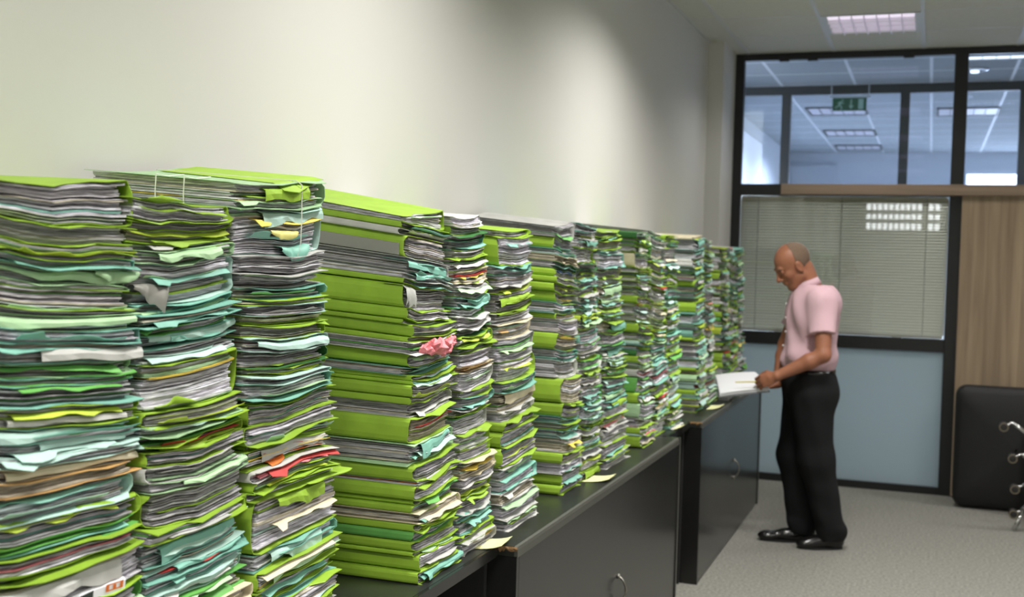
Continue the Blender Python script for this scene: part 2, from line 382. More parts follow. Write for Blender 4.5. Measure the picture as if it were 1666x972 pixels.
# exit sign
es = thing('exit_sign', (.81, 10.1, 2.87), 'green emergency exit sign with running man and arrow behind the glass', 'exit sign')
part('panel', Bx(((.676, 10.09, 2.873), (.949, 10.1, 2.981))), 'sign_green', es)
part('hanger_bar', Bx(((.651, 10.085, 2.983), (.977, 10.105, 2.999))), 'sign_rod', es)
for x in (.66, .962): part('hanger', Bx(((x, 10.09, 2.995), (x + .008, 10.1, CEIL))), 'sign_rod', es)
def glyph(name, polys, mt, parent, y):
    mb = MB()
    for pl in polys:
        n = len(pl); mb.add([(a, y, b) for a, b in pl] + [(a, y + .0015, b) for a, b in pl], [tuple(range(n)), tuple(range(n, 2*n))[::-1]] + [(i, (i+1) % n, n + (i+1) % n, n + i) for i in range(n)])
    return part(name, mb, mt, parent)
def seg(a, b, w):
    a = np.array(a); b = np.array(b); t = (b - a) / np.hypot(*(b - a)); n = np.array([-t[1], t[0]]) * w / 2
    return [tuple(a + n), tuple(b + n), tuple(b - n), tuple(a - n)]
ex, ez, k = .70, 2.885, .085
glyph('running_man', [seg((ex+.6*k, ez+.95*k), (ex+.72*k, ez+.82*k), .012), seg((ex+.55*k, ez+.78*k), (ex+.35*k, ez+.4*k), .017), seg((ex+.35*k, ez+.4*k), (ex, ez+.15*k), .009), seg((ex+.38*k, ez+.42*k), (ex+.6*k, ez+.28*k), .009), seg((ex+.6*k, ez+.28*k), (ex+.55*k, ez), .009), seg((ex+.52*k, ez+.72*k), (ex+.8*k, ez+.55*k), .007), seg((ex+.5*k, ez+.74*k), (ex+.2*k, ez+.62*k), .007)], 'sign_mark', es, 10.088)
glyph('arrow', [seg((.826, 2.968), (.826, 2.91), .01), [(.806, 2.916), (.826, 2.887), (.846, 2.916)]], 'sign_mark', es, 10.088)
glyph('doorway', [[(.884, 2.886), (.884, 2.97), (.926, 2.97), (.926, 2.886)]], 'sign_mark', es, 10.088)

# ================================================================== CABINETS
TOP = .80; FX = .487
def bow_handle(mb, y, z0, z1, x):
    pts = []
    for i in range(11):
        t = i / 10; pts.append((x + .004 + .028 * math.sin(math.pi * t) ** .7, y, z0 + (z1 - z0) * t))
    mb.tube(pts, .0045, 8)
    for z in (z0, z1): mb.tube([(x - .001, y, z), (x + .008, y, z)], .009, 10)
def cabinet(ya, yb, label, yh, hz):
    t = thing('filing_cabinet', (.25, (ya + yb) / 2, 0), label, 'cabinet', 'low black cabinets along the wall')
    part('body', Bx(((.015, ya + .02, 0), (FX - .02, yb - .02, TOP - .028))), 'laminate', t)
    part('side_panel', Bx(((.012, ya, 0), (FX - .002, ya + .02, TOP - .028))), 'laminate', t)
    part('side_panel', Bx(((.012, yb - .02, 0), (FX + .001, yb, TOP - .001))), 'laminate', t)
    part('top_panel', Bx(((.012, ya, TOP - .028), (FX - .010, yb - .02, TOP))), 'laminate_top', t)
    m = MB(); e = .010
    sec = [(FX - e, TOP), (FX - e * .3, TOP - e * .25), (FX, TOP - e), (FX, TOP - .03), (FX - e, TOP - .03)]
    P = np.array([[(x, y, z) for y in (ya, yb - .02)] for x, z in sec]); m.grid(P, closed_u=True, caps=True)
    part('top_edge', m, 'edge_strip', t)
    part('side_edge', Bx(((FX + .001, yb - .02, 0), (FX + .003, yb, TOP - .001))), 'edge_strip', t)
    fr = part('front_panel', Bx(((FX - .02, ya + .022, .012), (FX - .002, yb - .022, TOP - .031))), 'laminate', t)
    h = MB(); bow_handle(h, yh, *hz, FX - .002); part('handle', h, 'dull_metal', fr, True)
    # worn chipboard at the near top corner
    r = random.Random(int(ya * 10)); m = MB(); n = 16
    P = []
    for i in range(n):
        x = FX - .085 + .085 * i / (n - 1); hgt = .006 + .014 * r.random()
        P.append([(x, ya - .0015, TOP - .001), (x, ya - .004 * r.random() - .002, TOP - hgt * .5), (x, ya - .0015, TOP - hgt)])
    m.grid(np.array(P)); part('worn_corner', m, 'chipped', t)
    return t
cabinet(2.92, 5.07, 'long low black cabinet under the middle stacks, its bow handle at the bottom edge', 4.03, (.345, .44))
cabinet(5.60, 7.69, 'low black cabinet with glossy front at the far end, beside the standing man', 6.64, (.352, .452))
def open_unit(ya, yb, fx, label):
    t = thing('open_shelf_unit', (.22, (ya + yb) / 2, 0), label, 'shelf unit', 'low black cabinets along the wall')
    part('top_panel', Bx(((.012, ya, TOP - .03), (fx - .01, yb, TOP))), 'laminate_top', t)
    part('top_edge', Bx(((fx - .01, ya, TOP - .03), (fx, yb, TOP - .001))), 'laminate', t)
    part('back_panel', Bx(((.012, ya, 0), (.03, yb, TOP - .03))), 'dark_inside', t)
    for y in (ya, yb - .02): part('side_panel', Bx(((.03, y, 0), (fx - .03, y + .02, TOP - .03))), 'dark_inside', t)
    part('shelf', Bx(((.03, ya + .02, .38), (fx - .05, yb - .02, .4))), 'dark_inside', t)
    part('shelf', Bx(((.03, ya + .02, .06), (fx - .05, yb - .02, .08))), 'dark_inside', t)
open_unit(.55, 2.915, .432, 'open black shelf unit carrying the leftmost stacks, its top set back')
open_unit(5.075, 5.595, .43, 'short open black shelf unit in the gap between the two cabinets')

# paper scraps and sticky notes
def note(c, label, dz=.0015):
    m = MB(); A, B, C_, D = [np.array(p) for p in c]
    n = 6; P = np.zeros((n, n, 3))
    for i in range(n):
        for j in range(n):
            s, t = i / (n-1), j / (n-1); p = A*(1-s)*(1-t) + D*s*(1-t) + B*(1-s)*t + C_*s*t
            P[i, j] = (p[0], p[1], TOP + dz + .012 * s * s * s + .0008 * math.sin(9 * t))
    Q = P[::-1].copy(); Q[..., 2] -= .0006
    m.grid(np.concatenate([P, Q]), closed_u=True, caps=False)
    c0 = P.reshape(-1, 3).mean(0); o = link('sticky_note', m.mesh('sticky_note', tuple(c0)), 'note', None, tuple(c0))
    tag(o, label, 'sticky note', 'pale yellow notes on the cabinet tops')
note([(.375, 2.845), (.37, 2.962), (.452, 2.975), (.462, 2.86)], 'largest pale yellow note, on the near corner of the middle cabinet')
note([(.385, 3.875), (.388, 4.0), (.472, 4.012), (.476, 3.9)], 'pale yellow note at the foot of the stacks on the middle cabinet top')
note([(.375, 5.253), (.378, 5.40), (.444, 5.395), (.444, 5.285)], 'pale yellow note over the gap between the two cabinets')
note([(.415, 6.095), (.407, 6.285), (.48, 6.295), (.482, 6.13)], 'pale yellow note on the far cabinet, nearest the standing man')

# ================================================================== FOLDER STACKS
PAL = {'l': (148, 184, 58), 'y': (182, 204, 66), 'g': (104, 172, 84), 'm': (174, 210, 164), 't': (130, 186, 170), 'p': (182, 214, 204),
       'd': (60, 116, 60), 'w': (196, 196, 192), 'c': (216, 206, 176), 'b': (206, 164, 104), 'r': (196, 60, 56), 'k': (226, 132, 140), 'e': (236, 208, 86), 'n': (34, 60, 150), 'o': (222, 120, 50)}
PALL = {k: lin(v) for k, v in PAL.items()}
PG = {'W': (232, 229, 238), 'G': (196, 193, 198), 'C': (212, 203, 184)}
CN = {'l': 'lime green', 'y': 'yellow-green', 'g': 'grass green', 'm': 'mint green', 't': 'teal', 'p': 'pale teal', 'd': 'dark green', 'w': 'pale grey', 'c': 'cream', 'b': 'brown'}
PNm = {'W': 'white', 'G': 'grey', 'C': 'cream'}

def snoise(n, k, rng):
    """smooth 1-d noise, n samples from k random knots"""
    a = rng.normal(0, 1, k + 3); t = np.linspace(0, k, n); i = np.minimum(t.astype(int), k - 1); f = t - i; f = f * f * (3 - 2 * f)
    return a[i] * (1 - f) + a[i + 1] * f

class Surf:
    def __init__(s, H, a=0, b=0, c=0, d=0, p=0, q=0): s.H, s.a, s.b, s.c, s.d, s.p, s.q = H, a, b, c, d, p, q
    def z(s, u, v): return s.H + s.a * u + s.b * (v - 1) + s.c * (4 * u * u - .33) + v * (s.d * math.sin(9 * u + s.p) + .5 * s.d * math.sin(19 * u + s.q))

def build_folder(out, S0, S1, ya, yb, xf, Lx, cov, spine, pg, divs, lips, rng, hi=True):
    """out(name) returns the MB that takes a part. spine 'L' near side, 'R' far side, 'O' at the back"""
    W = yb - ya; yc = (ya + yb) / 2; T = max(S1.H - S0.H, .004); sg = -1 if spine == 'L' else 1
    xb = max(xf - Lx, .012)
    def Z(y, x, w):
        u = (y - yc) / W; v = (x - xb) / (xf - xb); z0 = S0.z(u, v); z1 = S1.z(u, v)
        return z0 + (z1 - z0) * w
    tw = min(.0011 / T, .12)
    col = PALL[cov] * rng.uniform(.86, 1.1)
    # ---- cover: U section around the spine
    nl = 9 if hi else 4; na = 7 if hi else 4
    r = min(.55 * T, .022)
    def section(ins):
        ye = yc - sg * W / 2 * rng.uniform(.93, 1.0); ys_ = yc + sg * (W / 2 - r)
        top = [(ye + (ys_ - ye) * i / (nl - 1), 1 - .01 - ins) for i in range(nl)]
        bot = [(ys_ + (ye - ys_) * i / (nl - 1), .01 + ins) for i in range(nl)]
        arc = []
        for i in range(1, na):
            th = math.pi * i / na; cs, sn = math.cos(th), math.sin(th)
            arc.append((ys_ + sg * (r - ins * T) * abs(sn) ** .55, .5 + (.49 - ins) * (abs(cs) ** .6) * (1 if cs > 0 else -1)))
        return top + arc + bot
    if spine == 'O':
        outer = None
    if spine != 'O':
        o_, i_ = section(0), section(tw); i_[0] = (o_[0][0], i_[0][1]); i_[-1] = (o_[-1][0], i_[-1][1])
        n = len(o_); fx = snoise(n, max(3, n // 2), rng) * .0045
        et = rng.choice([0, .004, .012]) if hi else .004
        eb = rng.choice([0, .004, .010]) if hi else .004
        fx[:nl] += et; fx[-nl:] += eb
        if hi and rng.random() < .5: fx[rng.integers(1, nl)] -= .008
        vx = [0, .45, .8, .95, 1.0] if hi else [0, 1.0]
        sec = o_ + i_[::-1]; FXs = np.concatenate([fx, fx[::-1]])
        P = np.zeros((len(sec), len(vx), 3))
        for a, (y, wv) in enumerate(sec):
            for b_, v in enumerate(vx):
                x = xb + (xf - xb) * v
                if b_ == len(vx) - 1: x += FXs[a]
                over = max(0, x - xf)
                P[a, b_] = (x, y, Z(y, min(x, xf), wv) - over * over * 18)
        out('cover').grid(P, col, closed_u=True)
        F = []; k = len(vx); m_ = out('cover'); base = m_.n - len(sec) * k
        for a in range(n - 1):       # front rim
            q = (a, a + 1, 2*n - 2 - a, 2*n - 1 - a); F.append(tuple(base + i * k + k - 1 for i in q))
        for f in F: m_.f.append(f); m_.m.append(0)
    else:
        for wv, e in ((.99 - tw, .006), (.01, .008)):
            nu = nl; ysamp = np.linspace(ya, yb, nu); fr = snoise(nu, 4, rng) * .004 + e
            P = np.zeros((6, nu, 3))
            for j, y in enumerate(ysamp):
                for a, (x, dw) in enumerate(((xb, 0), (xb + .8 * (xf - xb), 0), (xf + fr[j], 0), (xf + fr[j], tw), (xb + .8 * (xf - xb), tw), (xb, tw))):
                    P[a, j] = (x, y, Z(y, min(x, xf), wv + dw) - max(0, x - xf) ** 2 * 15)
            out('cover').grid(P, col, closed_u=True, caps=True)
    # ---- pages in sheaves
    w0, w1 = .03 + tw, .97 - tw
    ns = int(np.clip(T * (w1 - w0) / (.0021 if hi else .005), 2, 22 if hi else 6)); nu = 9 if hi else 4
    pa = ya + (r * .7 + .001 if sg < 0 and spine != 'O' else .004 + .012 * rng.random()); pb = yb - (r * .7 + .001 if sg > 0 and spine != 'O' else .004 + .012 * rng.random())
    bnd = np.linspace(w0, w1, ns + 1) + np.concatenate([[0], rng.normal(0, .22 / ns, ns - 1), [0]]) * (w1 - w0)
    bnd = np.sort(np.clip(bnd, w0, w1)); warp = snoise(nu, 4, rng); pgc = lin(PG[pg])
    bulge = snoise(ns, max(2, ns // 4), rng) * .004
    pm = out('pages')
    for s in range(ns):
        warp = warp + snoise(nu, 3, rng) * .35
        th = bnd[s + 1] - bnd[s]
        if th < .3 / ns * (w1 - w0): continue
        gap = th * (rng.choice([.08, .18, .5], p=[.5, .34, .16]))
        env = 4 * (s + .5) / ns * (1 - (s + .5) / ns)
        a0 = pa + abs(rng.normal(0, .004)); b0 = pb - abs(rng.normal(0, .004))
        ysamp = np.linspace(a0, b0, nu); dw = np.clip(warp, -1.6, 1.6) * .42 / ns * env * (w1 - w0)
        fr = xf - .006 + bulge[s] + rng.normal(0, .0042) + snoise(nu, 4, rng) * .0012
        fr = np.minimum(fr, xf + .004)
        q = rng.random(); c = pgc * rng.uniform(.70, 1.12)
        if q < .07: c = lin(PG['C']) * rng.uniform(.7, 1)
        elif q < .12: c = PALL[rng.choice(list('mptlg'))] * .9
        elif q < .126: c = PALL[rng.choice(list('reko'))] * .8
        elif q < .28: c = lin((236, 236, 242))
        P = np.zeros((4, nu, 3))
        for j, y in enumerate(ysamp):
            lo = min(max(bnd[s] + gap / 2 + dw[j], w0), w1); hi_ = max(min(bnd[s + 1] - gap / 2 + dw[j], w1), lo + .001)
            for a, (x, wv) in enumerate(((fr[j], lo), (fr[j], hi_), (xb + .01, hi_), (xb + .01, lo))): P[a, j] = (x, y, Z(y, min(x, xf), wv))
        pm.grid(P, c, closed_u=True, caps=True)
    # ---- inner divider sheets that stick out of the pages
    for dc in divs:
        wv = rng.uniform(.12, .88); nu = 14 if hi else 6
        a0 = ya + W * rng.uniform(0.02, .25); b0 = yb - W * rng.uniform(0.0, .2)
        ext = rng.uniform(.002, .014); bend = rng.choice([-1, -1, 1]) * rng.uniform(.2, .8)
        ysamp = np.linspace(a0, b0, nu); fr = ext + snoise(nu, 6, rng) * .003; wob = snoise(nu, 4, rng) * .0016
        if rng.random() < .2: fr[:rng.integers(2, 6)] += .010
        P = np.zeros((8, nu, 3))
        for j, y in enumerate(ysamp):
            e = max(fr[j], -.004); pts = [(xf - .12, 0), (xf - .012, 0), (xf - .002 + e * .5, bend * e * .25 + wob[j] * .4), (xf + e, bend * e + wob[j])]
            row = [(x, y, Z(y, min(x, xf), wv) + dz) for x, dz in pts]
            row += [(x, y, z + .0009) for x, y, z in row[::-1]]
            P[:, j] = row
        out('divider').grid(P, PALL[dc] * rng.uniform(.9, 1.12), closed_u=True, caps=True)
    # ---- lips: sheets folded down over the page fronts
    for lc in lips:
        wv = rng.uniform(.72, .97); nu = 12; a0 = ya + W * rng.uniform(0, .35); b0 = yb - W * rng.uniform(-.03, .25)
        drop = min(max(.5 * T, .008), .02) * rng.uniform(.8, 1.3); sl = rng.normal(0, .35)
        ysamp = np.linspace(a0, b0, nu); dn = drop * (1 + sl * np.linspace(-1, 1, nu)) + snoise(nu, 5, rng) * drop * .18
        outx = .006 + np.abs(snoise(nu, 4, rng)) * .003
        P = np.zeros((10, nu, 3))
        for j, y in enumerate(ysamp):
            zz = Z(y, xf, wv); o = outx[j]; dd = max(dn[j], .002)
            pts = [(xf - .06, Z(y, xf - .06, wv)), (xf - .002, zz), (xf + o * .8, zz - dd * .12), (xf + o * 1.15, zz - dd * .5), (xf + o * (.95 + .4 * rng.random()), zz - dd)]
            row = [(x, y, z) for x, z in pts]; row += [(x - .0009, y, z - .0006) for x, y, z in row[::-1]]
            P[:, j] = row
        out('flap').grid(P, PALL[lc] * rng.uniform(.92, 1.12), closed_u=True, caps=True)

SPEC = {
'A': '62lRW 32lLW 13lLG 10lLG+y 12tRG+t 25mRG/m 8mRW 31lLG 11mOG+m 22mRG/m 20tRW+t 30tLG+t/w 20mRG+g 13gRG 30tLG+g 17lRG+y 15lRG/w 23tOG+tg/p 17pOG+p/p 17pRG+p 18cOG/c 20bOC 38pRG+pt 38lRG+y 12gOG+tg 35lLG+l 65lLW/w 40gRG+tlm',
'B': '28lRW+l 12lRG 18lRC+yl 9lOG+w 20mRG/m 58pRW+mt 15tRG+tm 15tOG+t 15gRG 20tOG+t/pt 12wLW 11pRG+p 70lRW 25lLG+y 10mRW+p 10gOG 15lRG+lr 23lLG 22wLG+w 15mRG/m 52lLG+l 15lRW+w 45pOG+tp/t 12tRG+r/t 18tRG+t 20pRW+w/p 25gOG+mg 20cRW+c 20mRG/p 14lOG+t',
'C': '38mRW+ml/l 70pRW+et/p 28wOG+w 20wOW+m 17tRG+t 8lOG 17pRG+w 14lOC 20lRG 20pRG/p 22dRG+l 14lRG+ly 9pRG 20tRG+m 6lOG 28lLG+t 25lLW 12lLG+p 27lOW+reo/w 15wLW+rk 15lLG+y 15lLW 78lLW+c/l 25tRG+t/p 25lLG+cm/m 15lLG+mt 20tLG+tl 25lLW+p 17lRG+ly 25wOW+g/w 25tRG+t 10lRG+ly',
'D': '23lRW+m 12lLG+t 10wLG+w 40lLG 23wRG+t/t 15wRW+tp/t 10lLG+t 40lLG 18lLG+w 7lLG 18lLW+w 7lLG 18wRG+k 25lLW+m 15tRG+t 9lLG+t 8lLG+tp 20lLG 10lLG+y 24wRG+w 46lLC+r 37mRG+tp/t 28lLG 7wRG 25lLW 12lLG+g 13lLG+t 20cRC+ct 10lLG+y 20gLW+w 20lLG 8lLG+m 27lLW+w 20lLG+t/t',
'E': '15wRW+c 12lLG 10dRG 15tRG+t 13lRG 20lRG+w 20cRC+e 25lRG+m 15tRG+t/t 15gRG 17wRW 13dRG 15lRG+y 12lRG 23wRW 8cOC+b 28wRW+m 13lRG 17tRG+t 40wRW+l 45lRW+l 27cRC+e 13wRG 20lRG+y 25wRG+l 10tRG+t 20tRG+t 12lRG 23wRG+lb',
'F': '10lRG 45lLW+t 15tRG+t 15wRW 10lRG+y 32lRG+l/l 17wRG+l 25cRC+b 35wRW+lm 33lRW+y 15tRG+mt 28cRC+b/c 15wRW 15lLG 25lLW 30lLG+y 20wRW+m 20tRW+t 20wRC+w 25wRW+m 17wRG+lm',
'G': '28wRG+g 19lLG+t 8tRG+t 13cRC+c 12dRG+t 15lLG+n 10lLG 15lLG+y 17lLW+e 16tRW+t 12lLG 25wRW 28lLC+e 17tRG+t 30wRG 45lLC 23lLG+y 10tRG+t 10lRG 15tRG+t 23wRC+e 17lLG 17wRW+t 18lLG+t 18lLG+p'}
HEX = {'A': (1.155, 1.478), 'B': (1.487, 1.768), 'C': (1.785, 2.105), 'D': (2.47, 2.735), 'E': (2.742, 2.985), 'F': (3.05, 3.36), 'G': (3.60, 3.835), 'H': (3.85, 4.105), 'I': (4.125, 4.475),
       'J': (4.68, 4.955), 'K': (4.97, 5.24), 'L': (5.255, 5.525), 'M': (5.93, 6.195), 'N': (6.21, 6.50), 'O': (6.74, 7.01), 'P': (7.03, 7.3), 'Q': (7.32, 7.6)}
TOPZ = {'A': 1.668, 'B': 1.652, 'C': 1.694, 'D': 1.678, 'E': 1.68, 'F': 1.655, 'G': 1.69, 'H': 1.695, 'I': 1.685, 'J': 1.695, 'K': 1.70, 'L': 1.70, 'M': 1.71, 'N': 1.70, 'O': 1.66, 'P': 1.665, 'Q': 1.665}
PXM = {'A': .00092, 'B': .00109, 'C': .00125}
TILT = {'A': .03, 'B': .04, 'C': .06, 'D': .15, 'E': .05, 'F': .07, 'G': .09}
SNAME = {'A': 'leftmost stack', 'B': 'second stack from left', 'C': 'third stack from left', 'D': 'fourth stack from left', 'E': 'fifth stack from left', 'F': 'sixth stack from left', 'G': 'seventh stack from left', 'H': 'eighth stack from left', 'I': 'ninth stack from left', 'J': 'tenth stack from left'}
LEAN = .05
YSH = {'B': -.02, 'C': -.045, 'D': -.03, 'F': -.015, 'A': .0}
TOPA = {'A': (.02, 0), 'C': (.03, .004), 'D': (.028, .004), 'G': (.024, .004), 'F': (.01, 0)}
def rand_spec(rng, mean):
    c = rng.choice(list('lltpmgwcyd'), p=[.22, .22, .12, .08, .08, .05, .14, .03, .04, .02]); s = rng.choice(list('LRO'), p=[.45, .4, .15])
    d = ''.join(rng.choice(list('tmplywgeckr'), p=[.24, .16, .12, .16, .06, .12, .05, .03, .03, .015, .015]) for _ in range(rng.integers(0, 4)))
    lp = rng.choice(list('tpmwl')) if rng.random() < .22 else ''
    return (float(np.clip(rng.gamma(4, mean / 4), mean * .35, mean * 2.2)), c, s, rng.choice(list('WGC'), p=[.48, .45, .07]), d, lp)
def parse(t):
    g = re.match(r'^(\d+)([a-z])([LRO])([WGC])(?:\+([a-z]+))?(?:/([a-z]+))?$', t).groups()
    return (float(g[0]), g[1], g[2], g[3], g[4] or '', g[5] or '')
def ordn(i): return '%d%s' % (i, 'th' if 10 <= i % 100 <= 20 else {1: 'st', 2: 'nd', 3: 'rd'}.get(i % 10, 'th'))

stuff_card, stuff_paper = MB(), MB()
FOLD = {}
def build_stack(key):
    rng = np.random.default_rng(1000 + ord(key)); ya, yb = HEX[key]; ht = TOPZ[key] - TOP; single = key <= 'J'
    if key in SPEC: fs = [parse(t) for t in SPEC[key].split()]
    else: fs = [rand_spec(rng, 1.0) for _ in range(32)]
    tot = sum(f[0] for f in fs)
    sc = PXM.get(key, ht / tot); fs = [(f[0] * sc,) + f[1:] for f in fs]; vis = len(fs)
    rest = ht - sum(f[0] for f in fs)
    if rest > .01:
        k = max(1, round(rest / .024)); fs += [(rest / k,) + rand_spec(rng, 1)[1:] for _ in range(k)]
    n = len(fs); fs = fs[::-1]                       # bottom to top
    tilt = TILT.get(key, rng.uniform(.02, .09)); S = [Surf(TOP + .0006)]
    a = c = d = 0.; ph = rng.uniform(0, 6); qh = rng.uniform(0, 6); H = TOP + .0006
    for i, f in enumerate(fs):
        T = f[0]; H += T; fr = (H - TOP) / ht; b = -tilt * .32 * (.25 * fr + .75 * fr ** 2.5)
        a = np.clip(a + rng.normal(0, .006), -.02, .02); c = np.clip(c + rng.normal(.0004, .0022), -.004, .0085)
        d = np.clip(d + rng.normal(0, .0009), -.0026, .0026); ph += rng.normal(0, .5); qh += rng.normal(0, .7)
        if i == n - 1 and key in TOPA: a = TOPA[key][0]; b = b - TOPA[key][1]
        p = S[-1]; s = Surf(H, a, b, c, d, ph, qh)
        # keep every folder at least a third of its thickness everywhere
        dmin = min(s.z(u, v) - p.z(u, v) for u in (-.5, -.3, -.15, 0, .15, .3, .5) for v in (0, 1))
        mt_ = .2 if i == n - 1 else .4
        if dmin < mt_ * T:
            k = (T - mt_ * T) / max(T - dmin, 1e-6); ds = math.sin; s = Surf(H, p.a + (a - p.a) * k, p.b + (b - p.b) * k, p.c + (c - p.c) * k, p.d, p.p, p.q); a, c, d, ph, qh = s.a, s.c, p.d, p.p, p.q
        S.append(s)
    for i, (T, cov, sp, pg, dv, lp) in enumerate(fs):
        fr = (S[i].H - TOP) / ht; no = n - i          # number from the top
        xf = .392 - LEAN * fr + rng.uniform(-.010, .010); Lx = rng.uniform(.315, .335)
        ysh = YSH.get(key, 0) * fr ** 1.5
        y0 = ya + ysh + rng.uniform(-.006, .012); y1 = yb + ysh + rng.uniform(-.014, .008)
        if single and no <= vis:
            mbs = {}
            order = []
            def out(nm):
                if nm in ('divider', 'flap'):
                    m = MB(); order.append((nm, m)); return m
                if nm not in mbs: mbs[nm] = MB(); order.append((nm, mbs[nm]))
                return mbs[nm]
            build_folder(out, S[i], S[i + 1], y0, y1, xf, Lx, cov, sp, pg, dv, lp, rng, True)
            size = 'thick ' if T > .042 else ('slim ' if T < .0125 else '')
            kind = 'envelope' if cov == 'b' else 'folder'
            where = 'topmost in the ' + SNAME[key] if no == 1 else '%s down in the %s' % (ordn(no), SNAME[key])
            if cov == 'b': lab = 'brown paper envelope, ' + where
            else: lab = '%s%s folder of %s pages, %s' % (size, CN[cov], PNm[pg], where)
            t = thing('brown_envelope' if cov == 'b' else 'paper_folder', (xf - .16, (y0 + y1) / 2, S[i].H), lab, kind, 'paper folders in the ' + SNAME[key])
            for nm, m in order: part(nm, m, 'paper' if nm == 'pages' else 'card', t)
            FOLD[(key, no)] = dict(obj=t, S0=S[i], S1=S[i + 1], ya=y0, yb=y1, xf=xf, Lx=Lx)
        else:
            build_folder(lambda nm: stuff_paper if nm == 'pages' else stuff_card, S[i], S[i + 1], y0, y1, xf, Lx, cov, sp, pg, dv, lp, rng, False)
for key in HEX: build_stack(key)
# far stacks and the layers below the picture's edge: one object
base = stuff_card.n; allm = MB(); allm.v = stuff_card.v + stuff_paper.v; allm.c = stuff_card.c + stuff_paper.c
allm.f = stuff_card.f + [tuple(i + base for i in f) for f in stuff_paper.f]; allm.m = [0] * len(stuff_card.f) + [1] * len(stuff_paper.f); allm.n = base + stuff_paper.n
me = allm.mesh('paper_folders'); me.materials.append(MATS['card']); me.materials.append(MATS['paper'])
so = link('paper_folders', me, None); so['kind'] = 'stuff'
tag(so, 'packed green, teal and white folders in the farthest stacks before the man', 'folders')
#DETAILS
# ================================================================== PARTICULAR PAPERS IN THE STACKS
def fz(f, y, x, wv):
    W = f['yb'] - f['ya']; yc = (f['ya'] + f['yb']) / 2; xb = max(f['xf'] - f['Lx'], .012)
    u = (y - yc) / W; v = (min(x, f['xf']) - xb) / (f['xf'] - xb); a = f['S0'].z(u, v); b = f['S1'].z(u, v)
    return a + (b - a) * wv
# white string tied round the two top folders of the third stack
f1, f2_ = FOLD[('C', 1)], FOLD[('C', 2)]
def loop_y(y, f, g):
    x1 = max(f['xf'], g['xf']) + .009; x0 = .03
    pts = [(x0, fz(f, y, x0, 1.03))] + [(x0 + (x1 - x0) * t, fz(f, y, x0 + (x1 - x0) * t, 1.0) + .002) for t in (.2, .4, .6, .8, .97)]
    pts += [(x1 + .002, fz(f, y, x1, .9)), (x1 + .003, fz(g, y, x1, .9)), (x1 + .002, fz(g, y, x1, .3)), (x1 - .004, fz(g, y, x1, 0) + .002), (x0, fz(g, y, x0, .02))]
    return [(x, y + .004 * math.sin(9 * x), z) for x, z in pts]
y = f1['ya'] + .68 * (f1['yb'] - f1['ya']); p_ = loop_y(y, f1, f2_); mb = MB(); mb.tube(p_ + p_[:1], .0011, 5); part('string', mb, 'string', f1['obj'])
for dx in (.10, .16):       # the string where it passes over the near edge
    x = f1['xf'] - dx; ya_ = f1['ya']; pts = [(x - .05, ya_ + .15, fz(f1, ya_ + .15, x - .05, 1) + .002), (x - .02, ya_ + .06, fz(f1, ya_ + .06, x, 1) + .002), (x, ya_ - .002, fz(f1, ya_, x, 1) + .002), (x, ya_ - .004, fz(f1, ya_, x, .4)), (x + .002, ya_ - .004, fz(f2_, ya_, x, .6)), (x + .004, ya_ - .003, fz(f2_, ya_, x, .1))]
    mb = MB(); mb.tube(pts, .0012, 5); part('string', mb, 'string', f1['obj'])
# lime sheet lying over the far half of the string-tied folder, its corner drooping over the front
W_ = f1['yb'] - f1['ya']; n = 12; P = np.zeros((n + 1, n + 1, 3))
for i in range(n + 1):
    for j in range(n + 1):
        t = j / n; s0 = .62 - .14 * t; y = f1['ya'] + W_ * (s0 + (1.0 - s0) * i / n); ex_ = .018 * max(0, 1 - abs(i / n - .25) * 1.6); x = f1['xf'] - .30 + (.30 + ex_) * t
        ov = max(0, x - f1['xf'] + .004); P[i, j] = (x, y, fz(f1, y, x, 1.0) + .0016 - ov * .9)
Q_ = P[::-1].copy(); Q_[..., 2] -= .0008
mb = MB(); mb.grid(np.concatenate([P, Q_]), PALL['l'] * 1.1, closed_u=True); part('top_sheet', mb, 'card', f1['obj'])['label'] = 'lime green top sheet'
# grey box spine of the fourth stack's fourth folder (lower part of the near face)
f = FOLD[('D', 4)]; mb = MB(); ya_ = f['ya'] - .0015
xs_ = np.linspace(f['xf'] - f['Lx'] + .01, f['xf'] - .012, 8)
P = np.array([[(x, ya_, fz(f, f['ya'], x, .03)), (x, ya_ - .0015, fz(f, f['ya'], x, .06)), (x, ya_ - .0015, fz(f, f['ya'], x, .55)), (x, ya_ + .001, fz(f, f['ya'], x, .58))] for x in xs_]); mb.grid(P)
part('box_spine', mb, 'box_grey', f['obj'])['label'] = 'grey board spine label'
# crumpled pink plastic bag pressed out of the fourth stack
f = FOLD[('D', 13)]; rb = np.random.default_rng(3); nu, nv = 26, 14; P = np.zeros((nv, nu, 3))
for j in range(nu):
    s = j / (nu - 1); y = f['ya'] + .05 + s * (f['yb'] - f['ya'] - .05); rad = .006 + .010 * math.sin(math.pi * min(1, s * 1.05 + .02)) ** .6
    for k in range(nv):
        th = 2 * math.pi * k / nv; rr = rad * (1 + rb.normal(0, .28)) * (1.25 if math.cos(th) > 0 else 1)
        P[k, j] = (f['xf'] + .004 + .011 * math.sin(3.1 * s + .4) + rr * math.cos(th), y + rb.normal(0, .002), fz(f, y, f['xf'], .25) + .004 * math.sin(8 * s) + rr * .9 * math.sin(th))
mb = MB(); mb.grid(P, closed_u=True, caps=True); c0 = P.reshape(-1, 3).mean(0)
tag(link('plastic_bag', mb.mesh('plastic_bag', tuple(c0)), 'pink', None, tuple(c0)), 'crumpled pink plastic bag squeezed between folders of the fourth stack', 'plastic bag')
